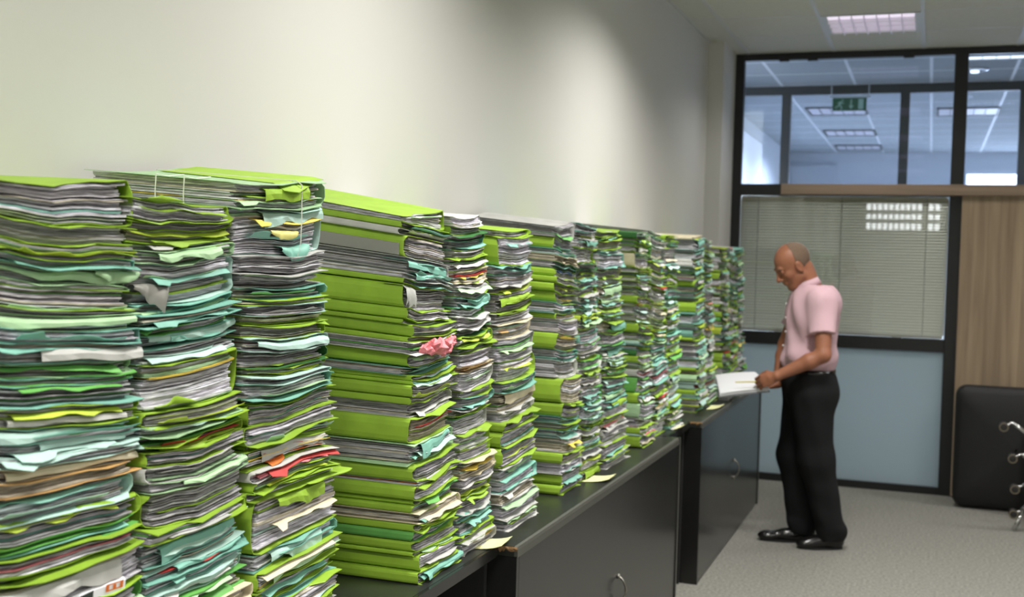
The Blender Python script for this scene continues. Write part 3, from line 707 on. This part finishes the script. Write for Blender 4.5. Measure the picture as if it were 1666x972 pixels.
# printed sheet under the thick folder low in the leftmost stack
f = FOLD[('A', 27)]; mb = MB(); xo = f['xf'] + .009; yA, yB = f['ya'] + .05, f['yb'] - .05; n = 16
def sheet(s, dwn, off=0):
    y = yA + (yB - yA) * s; z = fz(f, y, f['xf'], .30); return (xo + off - .1 * dwn, y, z - dwn)
P = np.array([[(f['xf'] - .05, sheet(i/n, 0)[1], fz(f, sheet(i/n, 0)[1], f['xf'] - .05, .3)), sheet(i/n, 0, -.004), sheet(i/n, .004), sheet(i/n, .018 + .002 * math.sin(i))] for i in range(n + 1)]); mb.grid(P)
sh_ = part('printed_sheet', mb, 'white_paper', f['obj'])
def printp(name, polys, col):
    mb = MB()
    for pl in polys:
        mb.add([sheet(s, dn, .0012) for s, dn in pl], [tuple(range(len(pl)))], col)
    part(name, mb, 'card', sh_)
q = lambda s0, s1, d0, d1: [(s0, d0), (s1, d0), (s1, d1), (s0, d1)]
printp('print_mark', [[(.02, .014), (.05, .005), (.08, .014)], q(.11, .14, .008, .014)], lin((190, 30, 70)))
printp('print_mark', [q(.19, .33, .010, .017)], lin((36, 26, 110)))
printp('print_mark', [q(.22, .27, .002, .0035), [(.255, .0035), (.27, .0035), (.25, .009), (.24, .009)]], lin((40, 30, 40)))
printp('print_mark', [q(.37, .41, .004, .0055), q(.37, .38, .004, .009), q(.40, .41, .004, .0135), q(.37, .41, .008, .0095), q(.37, .41, .012, .0135), q(.435, .447, .004, .0135), q(.46, .50, .004, .0055), q(.46, .47, .004, .0135), q(.46, .50, .012, .0135), q(.49, .50, .008, .0135)], lin((206, 100, 60)))
printp('print_mark', [q(.51, .68, .003, .015)], lin((52, 60, 56)))
printp('print_mark', [q(.80, .97, .002, .004), q(.80, .97, .011, .013), q(.80, .83, .002, .013), q(.94, .97, .002, .013), q(.87, .90, .004, .011)], lin((214, 110, 40)))
# torn yellow tab and teal tab hanging from the string-tied folders
for (key, no, s0, s1, wv, dn, cc, nm) in (('C', 2, .35, .68, .55, .017, 'c', 'yellow_tab'), ('C', 2, .48, .82, .2, .026, 't', 'teal_tab'), ('B', 6, -.02, .3, .5, .045, 'w', 'grey_sheet'), ('D', 8, -.01, .2, .93, .05, 'w', 'torn_lining'), ('B', 1, .1, .45, 1.0, -.012, 'l', 'corner_flap'), ('B', 13, .12, .5, .1, -.016, 'l', 'corner_flap'), ('A', 6, .72, 1.06, .9, .018, 'm', 'curled_flap'), ('C', 23, .55, 1.12, .99, .006, 'l', 'corner_flap')):
    f = FOLD[(key, no)]; W = f['yb'] - f['ya']; n = 10; mb = MB(); rb = np.random.default_rng(no * 7 + ord(key)); P = np.zeros((5, n + 1, 3))
    for i in range(n + 1):
        s = s0 + (s1 - s0) * i / n; y = f['ya'] + W * s; z = fz(f, y, f['xf'], wv); e = math.sin(math.pi * (i + .35) / (n + .7)) ** .5
        if nm == 'grey_sheet': e = .15 + .85 * (i / n / .8 if i / n < .8 else (1 - i / n) / .2)
        if nm == 'torn_lining': e = 1 - .25 * (i % 3 == 1)
        if dn < 0: e = max(.04, 1 - abs(2 * i / n - .9))
        d_ = dn * e * (1 + rb.normal(0, .05)); o_ = .011 + .004 * math.sin(i)
        P[:, i] = [(f['xf'] - .05, y, fz(f, y, f['xf'] - .05, wv)), (f['xf'] + .001, y, z), (f['xf'] + o_, y, z - d_ * .15), (f['xf'] + o_ * 1.3, y, z - d_ * .6), (f['xf'] + o_ * 1.1, y, z - d_)]
    mb.grid(P, {'yellow_tab': lin((222, 214, 130)), 'grey_sheet': lin((140, 138, 132)), 'torn_lining': lin((170, 172, 166))}.get(nm, PALL[cc] * 1.05)); part(nm, mb, 'card', f['obj'], True)

# ================================================================== OPEN FILE ON THE FAR CABINET, PEN
fl = thing('open_file', (.5, 6.56, TOP), 'open white file held by the man over the edge of the far cabinet', 'file')
NL, NR, FRc, FL_ = [np.array(p) for p in ((.425, 6.42, .835), (.70, 6.44, .880), (.575, 6.74, .945), (.345, 6.72, .915))]
def fq(s, t): return NL*(1-s)*(1-t) + NR*s*(1-t) + FRc*s*t + FL_*(1-s)*t
def slab(z0, z1, s0, s1, t0, t1, bow, n=10):
    top = np.zeros((n + 1, n + 1, 3))
    for i in range(n + 1):
        for j in range(n + 1):
            s = s0 + (s1 - s0) * i / n; t = t0 + (t1 - t0) * j / n; p = fq(s, t).copy(); p[2] += bow * math.sin(math.pi * s) ; top[i, j] = p
    m = MB(); a = top.copy(); a[..., 2] += z1; b = top[::-1].copy(); b[..., 2] += z0; m.grid(np.concatenate([a, b]), closed_u=True)
    for jj in (0, n):
        fcs = [(i * (n+1) + jj, (i+1) * (n+1) + jj, (2*n + 1 - i - 1) * (n+1) + jj, (2*n + 1 - i) * (n+1) + jj) for i in range(n)]
        for f_ in fcs: m.f.append(f_); m.m.append(0)
    return m
part('file_cover', slab(-.004, 0, 0, 1, 0, 1, .0), 'cover_grey', fl)
part('page_block', slab(.0005, .014, .02, .97, .02, .97, .004), 'white_paper', fl, False)
part('top_sheet', slab(.0148, .0155, .05, .99, .0, .93, .006), 'white_paper', fl, False)
part('file_wedge', Bx(((.34, 6.53, TOP), (.46, 6.69, TOP + .03))), 'white_paper', fl)
part('clip_box', slab(-.03, -.005, .15, .55, .25, .75, 0, 3), 'cover_grey', fl)
pen = thing('pen', (.56, 6.46, .93), 'thin yellow pen in the man\'s fingers', 'pen')
m = MB(); m.tube([(.505, 6.45, .918), (.515, 6.45, .9185), (.63, 6.43, .930), (.66, 6.425, .933)], [.001, .0038, .0038, .003], 8); part('barrel', m, 'pen', pen)
m = MB(); m.tube([(.60, 6.4352, .9269), (.65, 6.4265, .932)], .0044, 8); part('grip', m, 'pen', pen)

# ================================================================== TIPPED OFFICE CHAIR BY THE WOODEN DOOR
ch = thing('office_chair', (2.05, 8.15, 0), 'black padded office chair tipped against the wooden door, chrome castor base outwards', 'chair')
def rounded_panel(x0, x1, z0, z1, yb_, yf_, rad, puff, n=6):
    pts = []
    for cx, cz, a0 in ((x1 - rad, z1 - rad, 0), (x0 + rad, z1 - rad, 90), (x0 + rad, z0 + rad, 180), (x1 - rad, z0 + rad, 270)):
        for i in range(n + 1):
            t = math.radians(a0 + 90 * i / n); pts.append((cx + rad * math.cos(t), cz + rad * math.sin(t)))
    pts = np.array(pts); c = pts.mean(0); rows = []
    for sc, yy in ((.02, yf_ - puff), (.6, yf_ - puff * .85), (.88, yf_ - puff * .35), (.97, yf_), (1.0, yf_ + .02), (1.0, yb_ - .02), (.97, yb_), (.5, yb_ + .004), (.02, yb_ + .004)):
        q_ = c + (pts - c) * sc; rows.append([(a, yy, b) for a, b in q_])
    P = np.array(rows).transpose(1, 0, 2); m = MB(); m.grid(P, closed_u=True); return m
bk = part('backrest', rounded_panel(1.69, 2.44, .012, .812, 8.30, 8.17, .075, .035), 'black_leather', ch, True)
part('seat', rounded_panel(2.13, 2.62, .10, .62, 8.15, 8.04, .09, .02), 'black_leather', ch, True)
hub = (2.30, 7.66, .38)
m = MB(); m.tube([(2.30, 8.06, .38), (2.30, 7.80, .38), (2.30, 7.80, .38), (2.30, 7.64, .38)], [.03, .03, .022, .022], 12); part('gas_column', m, 'chrome', ch, True)
m = MB(); m.tube([(2.30, 7.70, .38), (2.30, 7.60, .38)], [.045, .04], 14); part('hub', m, 'chrome', ch, True)
ends = [(2.00, 7.62, .655), (2.055, 7.60, .47), (2.075, 7.60, .285), (2.075, 7.62, .13), (2.58, 7.60, .52), (2.56, 7.60, .24)]
for i, e in enumerate(ends):
    h, e_ = np.array(hub), np.array(e); mid = (h + e_) / 2 + np.array([0, -.03, .05 if i == 0 else 0])
    m = MB(); pts = [h * (1-t)**2 + 2 * mid * t * (1-t) + e_ * t * t for t in np.linspace(0, 1, 9)]; m.tube(pts, np.linspace(.019, .011, 9), 10); lg = part('base_leg', m, 'chrome', ch, True)
    if i < 4 or i == 4:
        sx = -1 if i < 4 else 1; wx = e[0] + sx * .045; wz = e[2] - .028
        for yo in (-.016, .016):
            m = MB(); m.tube([(wx, e[1] + yo - .009, wz), (wx, e[1] + yo - .007, wz), (wx, e[1] + yo + .007, wz), (wx, e[1] + yo + .009, wz)], [.023, .029, .029, .023], 16); wl = part('castor_wheel', m, 'black_plastic', ch, True)
            if yo < 0:
                m = MB(); P = np.array([[(wx + r_ * math.cos(t), e[1] + yo - .0092, wz + r_ * math.sin(t)) for r_ in (.0215, .0265)] for t in np.linspace(0, 2*math.pi, 16, endpoint=False)]); m.grid(P, closed_u=True); part('wheel_ring', m, 'wheel_ring', wl)
        m = MB(); m.tube([e, (wx, e[1], wz)], .007, 8); part('castor_stem', m, 'chrome', ch, True)
m = MB(); m.tube([(2.075, 7.62, .13), (2.06, 7.61, .06), (2.035, 7.60, .012)], [.013, .013, .015], 8); part('base_foot', m, 'chrome', ch, True)

# ================================================================== THE STANDING MAN (signed distance fields -> one skin)
class SDF:
    def __init__(s, lo, hi, h):
        s.lo = np.array(lo, float); s.h = h; s.n = np.ceil((np.array(hi) - s.lo) / h).astype(int) + 1
        s.d = np.full(tuple(s.n), .06, np.float32)
    def sub(s, c0, c1):
        i0 = np.clip(np.floor((c0 - s.lo) / s.h).astype(int), 0, s.n - 1); i1 = np.clip(np.ceil((c1 - s.lo) / s.h).astype(int) + 1, 1, s.n)
        sl = tuple(slice(a, b) for a, b in zip(i0, i1))
        ax = [s.lo[k] + s.h * np.arange(i0[k], i1[k]) for k in range(3)]
        return sl, np.stack(np.meshgrid(*ax, indexing='ij'), -1)
    def put(s, sl, d, k, op):
        a = s.d[sl]
        if op == 'cut':
            hh = np.clip(.5 - .5 * (a + d) / k, 0, 1); s.d[sl] = a * (1 - hh) - d * hh + k * hh * (1 - hh)
        else:
            hh = np.clip(.5 + .5 * (a - d) / k, 0, 1); s.d[sl] = a * (1 - hh) + d * hh - k * hh * (1 - hh)
    def cone(s, a, b, ra, rb, k=.01, op='add'):
        a = np.array(a, float); b = np.array(b, float); R = max(ra, rb) + .05
        sl, P = s.sub(np.minimum(a, b) - R, np.maximum(a, b) + R); ab = b - a
        t = np.clip(((P - a) @ ab) / max(ab @ ab, 1e-9), 0, 1)
        s.put(sl, (np.linalg.norm(P - a - t[..., None] * ab, axis=-1) - (ra + (rb - ra) * t)).astype(np.float32), k, op)
    def ell(s, c, r, ax, k=.01, op='add'):
        c = np.array(c, float); r = np.array(r, float); R = r.max() + .05; sl, P = s.sub(c - R, c + R)
        q_ = (P - c) @ np.array(ax).T; k0 = np.linalg.norm(q_ / r, axis=-1); k1 = np.linalg.norm(q_ / (r * r), axis=-1)
        s.put(sl, (k0 * (k0 - 1) / np.maximum(k1, 1e-6)).astype(np.float32), k, op)
    def grid(s):
        ax = [s.lo[k] + s.h * np.arange(s.n[k]) for k in range(3)]
        return np.meshgrid(*ax, indexing='ij', sparse=True)
    def chain(s, pts, rs, k=.008):
        for i in range(len(pts) - 1): s.cone(pts[i], pts[i + 1], rs[i], rs[i + 1], k)
    def mesh(s, name):
        d = s.d; ins = d < 0; nx, ny, nz = d.shape
        c = np.zeros((nx-1, ny-1, nz-1), np.int8)
        for i in (0, 1):
            for j in (0, 1):
                for k in (0, 1): c += ins[i:nx-1+i, j:ny-1+j, k:nz-1+k]
        cells = np.argwhere((c > 0) & (c < 8)); idx = np.full(c.shape, -1, np.int32); idx[tuple(cells.T)] = np.arange(len(cells))
        V = np.zeros((len(cells), 3)); cnt = np.zeros(len(cells))
        offs = [(i, j, k) for i in (0, 1) for j in (0, 1) for k in (0, 1)]
        for a in offs:
            for ax in range(3):
                if a[ax]: continue
                b = list(a); b[ax] = 1
                da = d[tuple((cells + a).T)]; db = d[tuple((cells + b).T)]; m = (da < 0) != (db < 0)
                t = np.where(m, da / np.where(m, da - db, 1), 0); p = cells + np.array(a, float); p[:, ax] += t
                V[m] += p[m]; cnt[m] += 1
        V = s.lo + s.h * V / cnt[:, None]; F = []
        for ax in range(3):
            sa = [slice(1, -1)] * 3; sb = [slice(1, -1)] * 3; sa[ax] = slice(0, -1); sb[ax] = slice(1, None)
            A = ins[tuple(sa)]; B = ins[tuple(sb)]; e = np.argwhere(A != B); fl_ = A[tuple(e.T)]
            e[:, [k for k in range(3) if k != ax]] += 1
            u_, v_ = [(1, 2), (2, 0), (0, 1)][ax]
            def cell(du, dv):
                q_ = e.copy(); q_[:, u_] -= du; q_[:, v_] -= dv; return idx[tuple(q_.T)]
            Q = np.stack([cell(1, 1), cell(0, 1), cell(0, 0), cell(1, 0)], 1); Q[~fl_] = Q[~fl_][:, ::-1]; F.append(Q)
        F = np.concatenate(F); F = F[(F >= 0).all(1)]
        me = bpy.data.meshes.new(name); me.from_pydata(V.tolist(), [], F.tolist()); me.polygons.foreach_set('use_smooth', [True] * len(me.polygons)); me.update()
        return me
PH = math.radians(23)
Fw = np.array([-math.cos(PH), -math.sin(PH), 0]); Lw = np.array([math.sin(PH), -math.cos(PH), 0]); Uw = np.array([0, 0, 1.]); AXB = [Fw, Lw, Uw]
chest = np.array([.888, 6.655, 1.30]); sL = np.array([.950, 6.512, 1.392]); sR = np.array([.826, 6.805, 1.392])
eL = np.array([.975, 6.43, 1.095]); wL = np.array([.735, 6.405, .968]); eR = np.array([.728, 6.83, 1.115]); wR = np.array([.71, 6.68, .905])
hd = np.array([.775, 6.60, 1.578])
HP = math.radians(34); HY = math.radians(28)
hF0 = np.array([-math.cos(HY), -math.sin(HY), 0]); hL = np.array([math.sin(HY), -math.cos(HY), 0])
hF = hF0 * math.cos(HP) - Uw * math.sin(HP); hU = Uw * math.cos(HP) + hF0 * math.sin(HP); AXH = [hF, hL, hU]
def H(x, y_, z): return hd + hF * x + hL * y_ + hU * z
B = SDF((.50, 6.30, .78), (1.12, 6.98, 1.74), .0032)
# torso (under the shirt), neck
B.ell(chest + Uw * -.02, (.10, .155, .20), AXB, .03); B.ell((.872, 6.652, 1.03), (.115, .145, .15), AXB, .03)
B.cone(sL - Uw * .03, sR - Uw * .03, .038, .038, .03)
B.cone((.885, 6.645, 1.42), H(-.045, 0, -.055), .064, .056, .03)
# head
B.ell(H(-.014, 0, .028), (.100, .077, .090), AXH, .02); B.ell(H(.030, 0, -.040), (.064, .058, .078), AXH, .03)
B.cone(H(.040, 0, -.098), H(.066, 0, -.106), .030, .022, .02); B.cone(H(.0, .045, -.07), H(.05, .02, -.105), .026, .02, .02); B.cone(H(.0, -.045, -.07), H(.05, -.02, -.105), .026, .02, .02)
B.cone(H(.080, .03, .018), H(.080, -.03, .018), .013, .013, .012)                       # brow
for s in (1, -1):
    B.ell(H(.086, s * .033, .001), (.015, .017, .011), AXH, .008, 'cut')                 # eye socket
    B.ell(H(.056, s * .042, -.030), (.022, .018, .018), AXH, .02)                       # cheekbone
    B.ell(H(-.006, s * .077, -.016), (.021, .008, .033), AXH, .004); B.ell(H(-.001, s * .086, -.014), (.012, .005, .020), AXH, .004, 'cut'); B.ell(H(-.008, s * .076, -.044), (.009, .008, .010), AXH, .004)
B.cone(H(.090, 0, .006), H(.112, 0, -.034), .0085, .0125, .008); B.ell(H(.098, .012, -.040), (.011, .009, .008), AXH, .006); B.ell(H(.098, -.012, -.040), (.011, .009, .008), AXH, .006)
B.cone(H(.088, .016, -.062), H(.088, -.016, -.062), .008, .008, .006); B.cone(H(.086, .014, -.074), H(.086, -.014, -.074), .0085, .0085, .006)
B.cone(H(.099, .021, -.068), H(.099, -.021, -.068), .0022, .0022, .003, 'cut')           # mouth line
# arms
B.chain([sL - Uw * .03, (sL + eL) / 2 + np.array([.004, 0, 0]), eL], [.040, .046, .041], .02); B.chain([eL, eL * .7 + wL * .3, wL * .97 + eL * .03], [.041, .042, .027], .015)
B.chain([sR - Uw * .03, (sR + eR) / 2, eR], [.040, .046, .041], .02); B.chain([eR, eR * .7 + wR * .3, wR], [.041, .041, .028], .015)
def hand(w, D, Uh, N, curl, tdir):
    D = D / np.linalg.norm(D); Uh = Uh - D * (Uh @ D); Uh /= np.linalg.norm(Uh); N = N - D * (N @ D) - Uh * (N @ Uh); N /= np.linalg.norm(N)
    B.ell(w + D * .048, (.050, .040, .017), [D, Uh, N], .012)
    B.cone(w, w + D * .03, .026, .024, .015)
    for off, L_, r_ in ((.030, (.042, .026, .020), .0095), (.010, (.046, .029, .021), .0098), (-.010, (.043, .027, .020), .0094), (-.028, (.034, .021, .018), .0084)):
        p = w + D * (.083 - .10 * abs(off - .008)) + Uh * off; ang = 0; pts = [p - D * .02]; rs = [r_ * 1.02]
        pts.append(p); rs.append(r_)
        for seg_, cu_ in zip(L_, curl):
            ang += math.radians(cu_); p = p + (D * math.cos(ang) + N * math.sin(ang)) * seg_; pts.append(p); rs.append(r_ * (.95 - .05 * len(pts) * .6))
        B.chain(pts, rs, .003)
    b0 = w + D * .022 + Uh * .022 + N * .006; t1 = b0 + (D * .6 + Uh * .55 + N * tdir) * .040; t2 = t1 + (D * .9 + Uh * .05 + N * tdir) * .030; t3 = t2 + (D * .95 - Uh * .15 + N * tdir) * .022
    B.chain([b0, t1, t2, t3], [.015, .0118, .0105, .0085], .004)
hand(wL, np.array([-.90, .02, -.38]), np.array([-.2, .25, .93]), np.array([.0, 1., -.15]), (38, 42, 28), .45)
hand(wR, np.array([-.82, -.38, -.30]), np.array([-.30, .93, .1]), np.array([-.2, 0, 1.]), (14, 22, 18), .4)
man = link('person', B.mesh('person'), 'skin'); tag(man, 'balding man in pink short-sleeved shirt and black trousers reading at the far cabinet', 'person')
def kid(name, me, mt): return link(name, me, mt, man)
def kidmb(name, mb, mt, smooth=True): return link(name, mb.mesh(name, (0, 0, 0), smooth), mt, man)
# hair: short, round the back and sides
Hr = SDF(hd - .16, hd + .16, .003); Hr.ell(H(-.016, 0, .026), (.1025, .0795, .0925), AXH, .004)
gx, gy, gz = Hr.grid(); q = [(gx - hd[0]) * a[0] + (gy - hd[1]) * a[1] + (gz - hd[2]) * a[2] for a in AXH]
Hr.d = np.maximum(Hr.d, q[0] - (.006 - .30 * (q[2] - .0)) - .008 * np.sin(40 * q[1]) ).astype(np.float32)          # behind the temples, receding on top
Hr.d = np.maximum(Hr.d, -(q[2] + .052 + .15 * q[0])).astype(np.float32)
Hr.d = np.maximum(Hr.d, -((np.sqrt((q[0] + .006) ** 2 + ((q[2] + .016) * .62) ** 2)) - .022) * np.ones_like(Hr.d)).astype(np.float32)
kid('hair', Hr.mesh('hair'), 'hair')
for s in (1, -1):
    m = MB(); c = H(.079, s * .033, .001)
    P = np.array([[c + .0125 * (hF * math.sin(t) * math.cos(p) + hL * math.sin(t) * math.sin(p) + hU * math.cos(t)) for t in np.linspace(.05, math.pi - .05, 8)] for p in np.linspace(0, 2*math.pi, 12, endpoint=False)]); m.grid(P, closed_u=True); kidmb('eye', m, 'skin')
    m = MB(); m.tube([H(.089, s * .018, .019), H(.090, s * .033, .024), H(.082, s * .050, .020)], [.003, .0042, .002], 6); kidmb('eyebrow', m, 'hair')
    m = MB(); m.tube([H(.0888, s * .023, -.005), H(.0915, s * .033, -.006), H(.0875, s * .044, -.005)], [.001, .0014, .001], 6); kidmb('eyelash', m, 'hair')
# shirt
S = SDF((.62, 6.36, .94), (1.13, 7.0, 1.50), .004)
S.ell(chest + np.array([0, 0, -.01]), (.140, .186, .215), AXB, .03); S.ell(np.array([.884, 6.652, 1.07]), (.152, .176, .160), AXB, .06)
S.cone(sL + np.array([0, 0, -.022]), sR + np.array([0, 0, -.022]), .060, .060, .06); S.cone((.89, 6.65, 1.36), (.868, 6.638, 1.455), .090, .064, .05)
S.ell(chest + Fw * -.05 + Uw * .05, (.105, .16, .13), AXB, .03)
def sleeve(a, e, t):
    v = e - a; end = a + v * t; S.cone(a + np.array([.002, 0, -.016]), end + v / np.linalg.norm(v) * .05, .070, .069, .045); return end, v / np.linalg.norm(v)
cL = sleeve(sL, eL, .62); cR = sleeve(sR, eR, .62)
gx, gy, gz = S.grid()
for (end, v), sgn in ((cL, 1), (cR, -1)):
    al = (gx - end[0]) * v[0] + (gy - end[1]) * v[1] + (gz - end[2]) * v[2]
    rr = np.sqrt((gx - end[0]) ** 2 + (gy - end[1]) ** 2 + (gz - end[2]) ** 2); lat = (gx - chest[0]) * Lw[0] + (gy - chest[1]) * Lw[1]
    near = (rr < .125) & (al > 0) & (sgn * lat > .145)
    S.d = np.where(near, np.maximum(S.d, al), S.d)
fc = (gx - chest[0]) * Fw[0] + (gy - chest[1]) * Fw[1]; lc = (gx - chest[0]) * Lw[0] + (gy - chest[1]) * Lw[1]
fold = .0055 * np.sin(46 * gz + 16 * lc + 2.5 * np.sin(14 * lc + 3)) * np.clip((1.22 - gz) / .18, 0, 1) + .0045 * np.sin(30 * (gz * .8 + lc) + 2 * np.sin(20 * fc)) + .0022 * np.sin(70 * lc + 22 * gz + 9 * fc)
S.d = S.d + (fold - .0022 * ((np.abs(lc) < .016) & (fc > .03))).astype(np.float32)
S.d = np.maximum(S.d, np.maximum(.985 - gz, gz - 1.468) * np.ones_like(S.d)).astype(np.float32)
kid('shirt', S.mesh('shirt'), 'shirt')
# collar with two points
nc = np.array([.858, 6.634, 1.460]); nax = H(-.045, 0, -.055) - np.array([.885, 6.645, 1.42]); nax /= np.linalg.norm(nax)
cfw = Fw - nax * (Fw @ nax); cfw /= np.linalg.norm(cfw); clf = np.cross(nax, cfw)
m = MB(); rows = []
for t in np.linspace(-math.pi * .97, math.pi * .97, 41):
    r0 = .061; dirn = cfw * math.cos(t) * 1.06 + clf * math.sin(t); fr_ = max(0, (math.cos(t) - .45) / .55)
    dip = -.022 * fr_; base_ = nc + nax * dip
    rows.append([base_ + dirn * r0 - nax * .012, base_ + dirn * (r0 - .001) + nax * .030, base_ + dirn * (r0 + .006) + nax * .033, base_ + dirn * (r0 + .016 + .008 * fr_) - nax * (.004 + .030 * fr_ ** 1.5), base_ + dirn * (r0 + .012 + .008 * fr_) - nax * (.005 + .030 * fr_ ** 1.5)])
rows = [rows[(i + 20) % 41] for i in range(41)]
m.grid(np.array([[tuple(p) for p in r_] for r_ in rows[21:] + rows[:21]]))
kidmb('collar', m, 'shirt')
for i in range(5):
    z = 1.36 - .078 * i; c = chest + Fw * (.150 if i < 3 else .160) + Uw * (z - chest[2]); m = MB(); m.tube([c - Fw * .006, c + Fw * .0005], .0052, 10); kidmb('button', m, 'button')
# trousers
T = SDF((.60, 6.38, .05), (1.18, 6.92, 1.04), .005)
T.ell((.878, 6.655, .95), (.150, .176, .13), AXB, .04); T.ell((.905, 6.660, .865), (.148, .172, .13), AXB, .05)
hpL = np.array([.905, 6.575, .86]); hpR = np.array([.862, 6.735, .86])
knL = np.array([.945, 6.595, .50]); anL = np.array([1.035, 6.648, .08]); knR = np.array([.815, 6.74, .50]); anR = np.array([.868, 6.742, .09])
T.chain([hpL, knL, anL], [.120, .096, .076], .05); T.chain([hpR, knR, anR], [.120, .096, .074], .05)
T.ell(anL + Uw * .03, (.085, .068, .05), AXB, .03); T.ell(anR + Uw * .03, (.085, .068, .05), AXB, .03)
gx, gy, gz = T.grid()
T.d = T.d + (.0035 * np.sin(34 * gz + 20 * gx + 3 * np.sin(15 * gy)) * np.clip((.45 - gz) / .3, .12, 1) + .002 * np.sin(60 * gx + 15 * gz)).astype(np.float32)
T.d = np.maximum(T.d, np.maximum(gz - .995, .052 - gz) * np.ones_like(T.d)).astype(np.float32)
kid('trousers', T.mesh('trousers'), 'trousers')
m = MB(); rows = []
for t in np.linspace(0, 2 * math.pi, 40, endpoint=False):
    dv = Fw * math.cos(t) * .150 + Lw * math.sin(t) * .176; c = np.array([.878, 6.655, 0]); rows.append([tuple(c + dv * s_ + Uw * z) for s_, z in ((.93, .968), (.985, .968), (.985, 1.0), (.93, 1.0))])
m.grid(np.array(rows + rows[:1])); kidmb('belt', m, 'shoe')
# shoes
def shoe(an, toe):
    an = np.array(an); toe = np.array(toe); d_ = toe - an; d_[2] = 0; L_ = np.linalg.norm(d_); d_ /= L_; sd = np.array([-d_[1], d_[0], 0]); ax = [d_, sd, Uw]
    G = SDF(np.minimum(an, toe) - .13, np.maximum(an, toe) + .13, .0035); g = lambda x, y_, z: an * [1, 1, 0] + d_ * x + sd * y_ + Uw * z
    G.ell(g(-.015, 0, .045), (.062, .038, .052), ax, .02); G.ell(g(.07, 0, .038), (.085, .042, .040), ax, .02); G.ell(g(L_ - .055, 0, .028), (.062, .043, .030), ax, .025); G.cone(g(.0, 0, .06), g(-.005, 0, .10), .040, .042, .02)
    gx, gy, gz = G.grid(); G.d = np.maximum(G.d, (.010 - gz) * np.ones_like(G.d)).astype(np.float32)
    sh = kid('shoe', G.mesh('shoe'), 'shoe')
    rows = []
    for t in np.linspace(0, 2 * math.pi, 32, endpoint=False):
        xx = math.cos(t); wd = .040 + .006 * math.sin(max(-1, min(1, xx)) * 1.5 + .3); x_ = (L_ - .07) / 2 * (1 + xx) * 1.02 + (-.07) * (1 - (1 + xx) / 2) + .06 * (1 + xx) / 2; p = g(x_, wd * math.sin(t), 0)
        rows.append([tuple(p * [1, 1, 0] + Uw * z) for z in (.0, .004, .012)])
    m = MB(); P = np.array(rows); m.grid(P, closed_u=True); n_ = len(rows); m.f.append(tuple(i * 3 for i in range(n_))); m.m.append(0); m.f.append(tuple(i * 3 + 2 for i in range(n_))[::-1]); m.m.append(0)
    so_ = link('sole', m.mesh('sole'), 'sole', sh)
shoe((1.035, 6.648, 0), (.862, 6.572, 0)); shoe((.868, 6.742, 0), (.635, 6.678, 0))
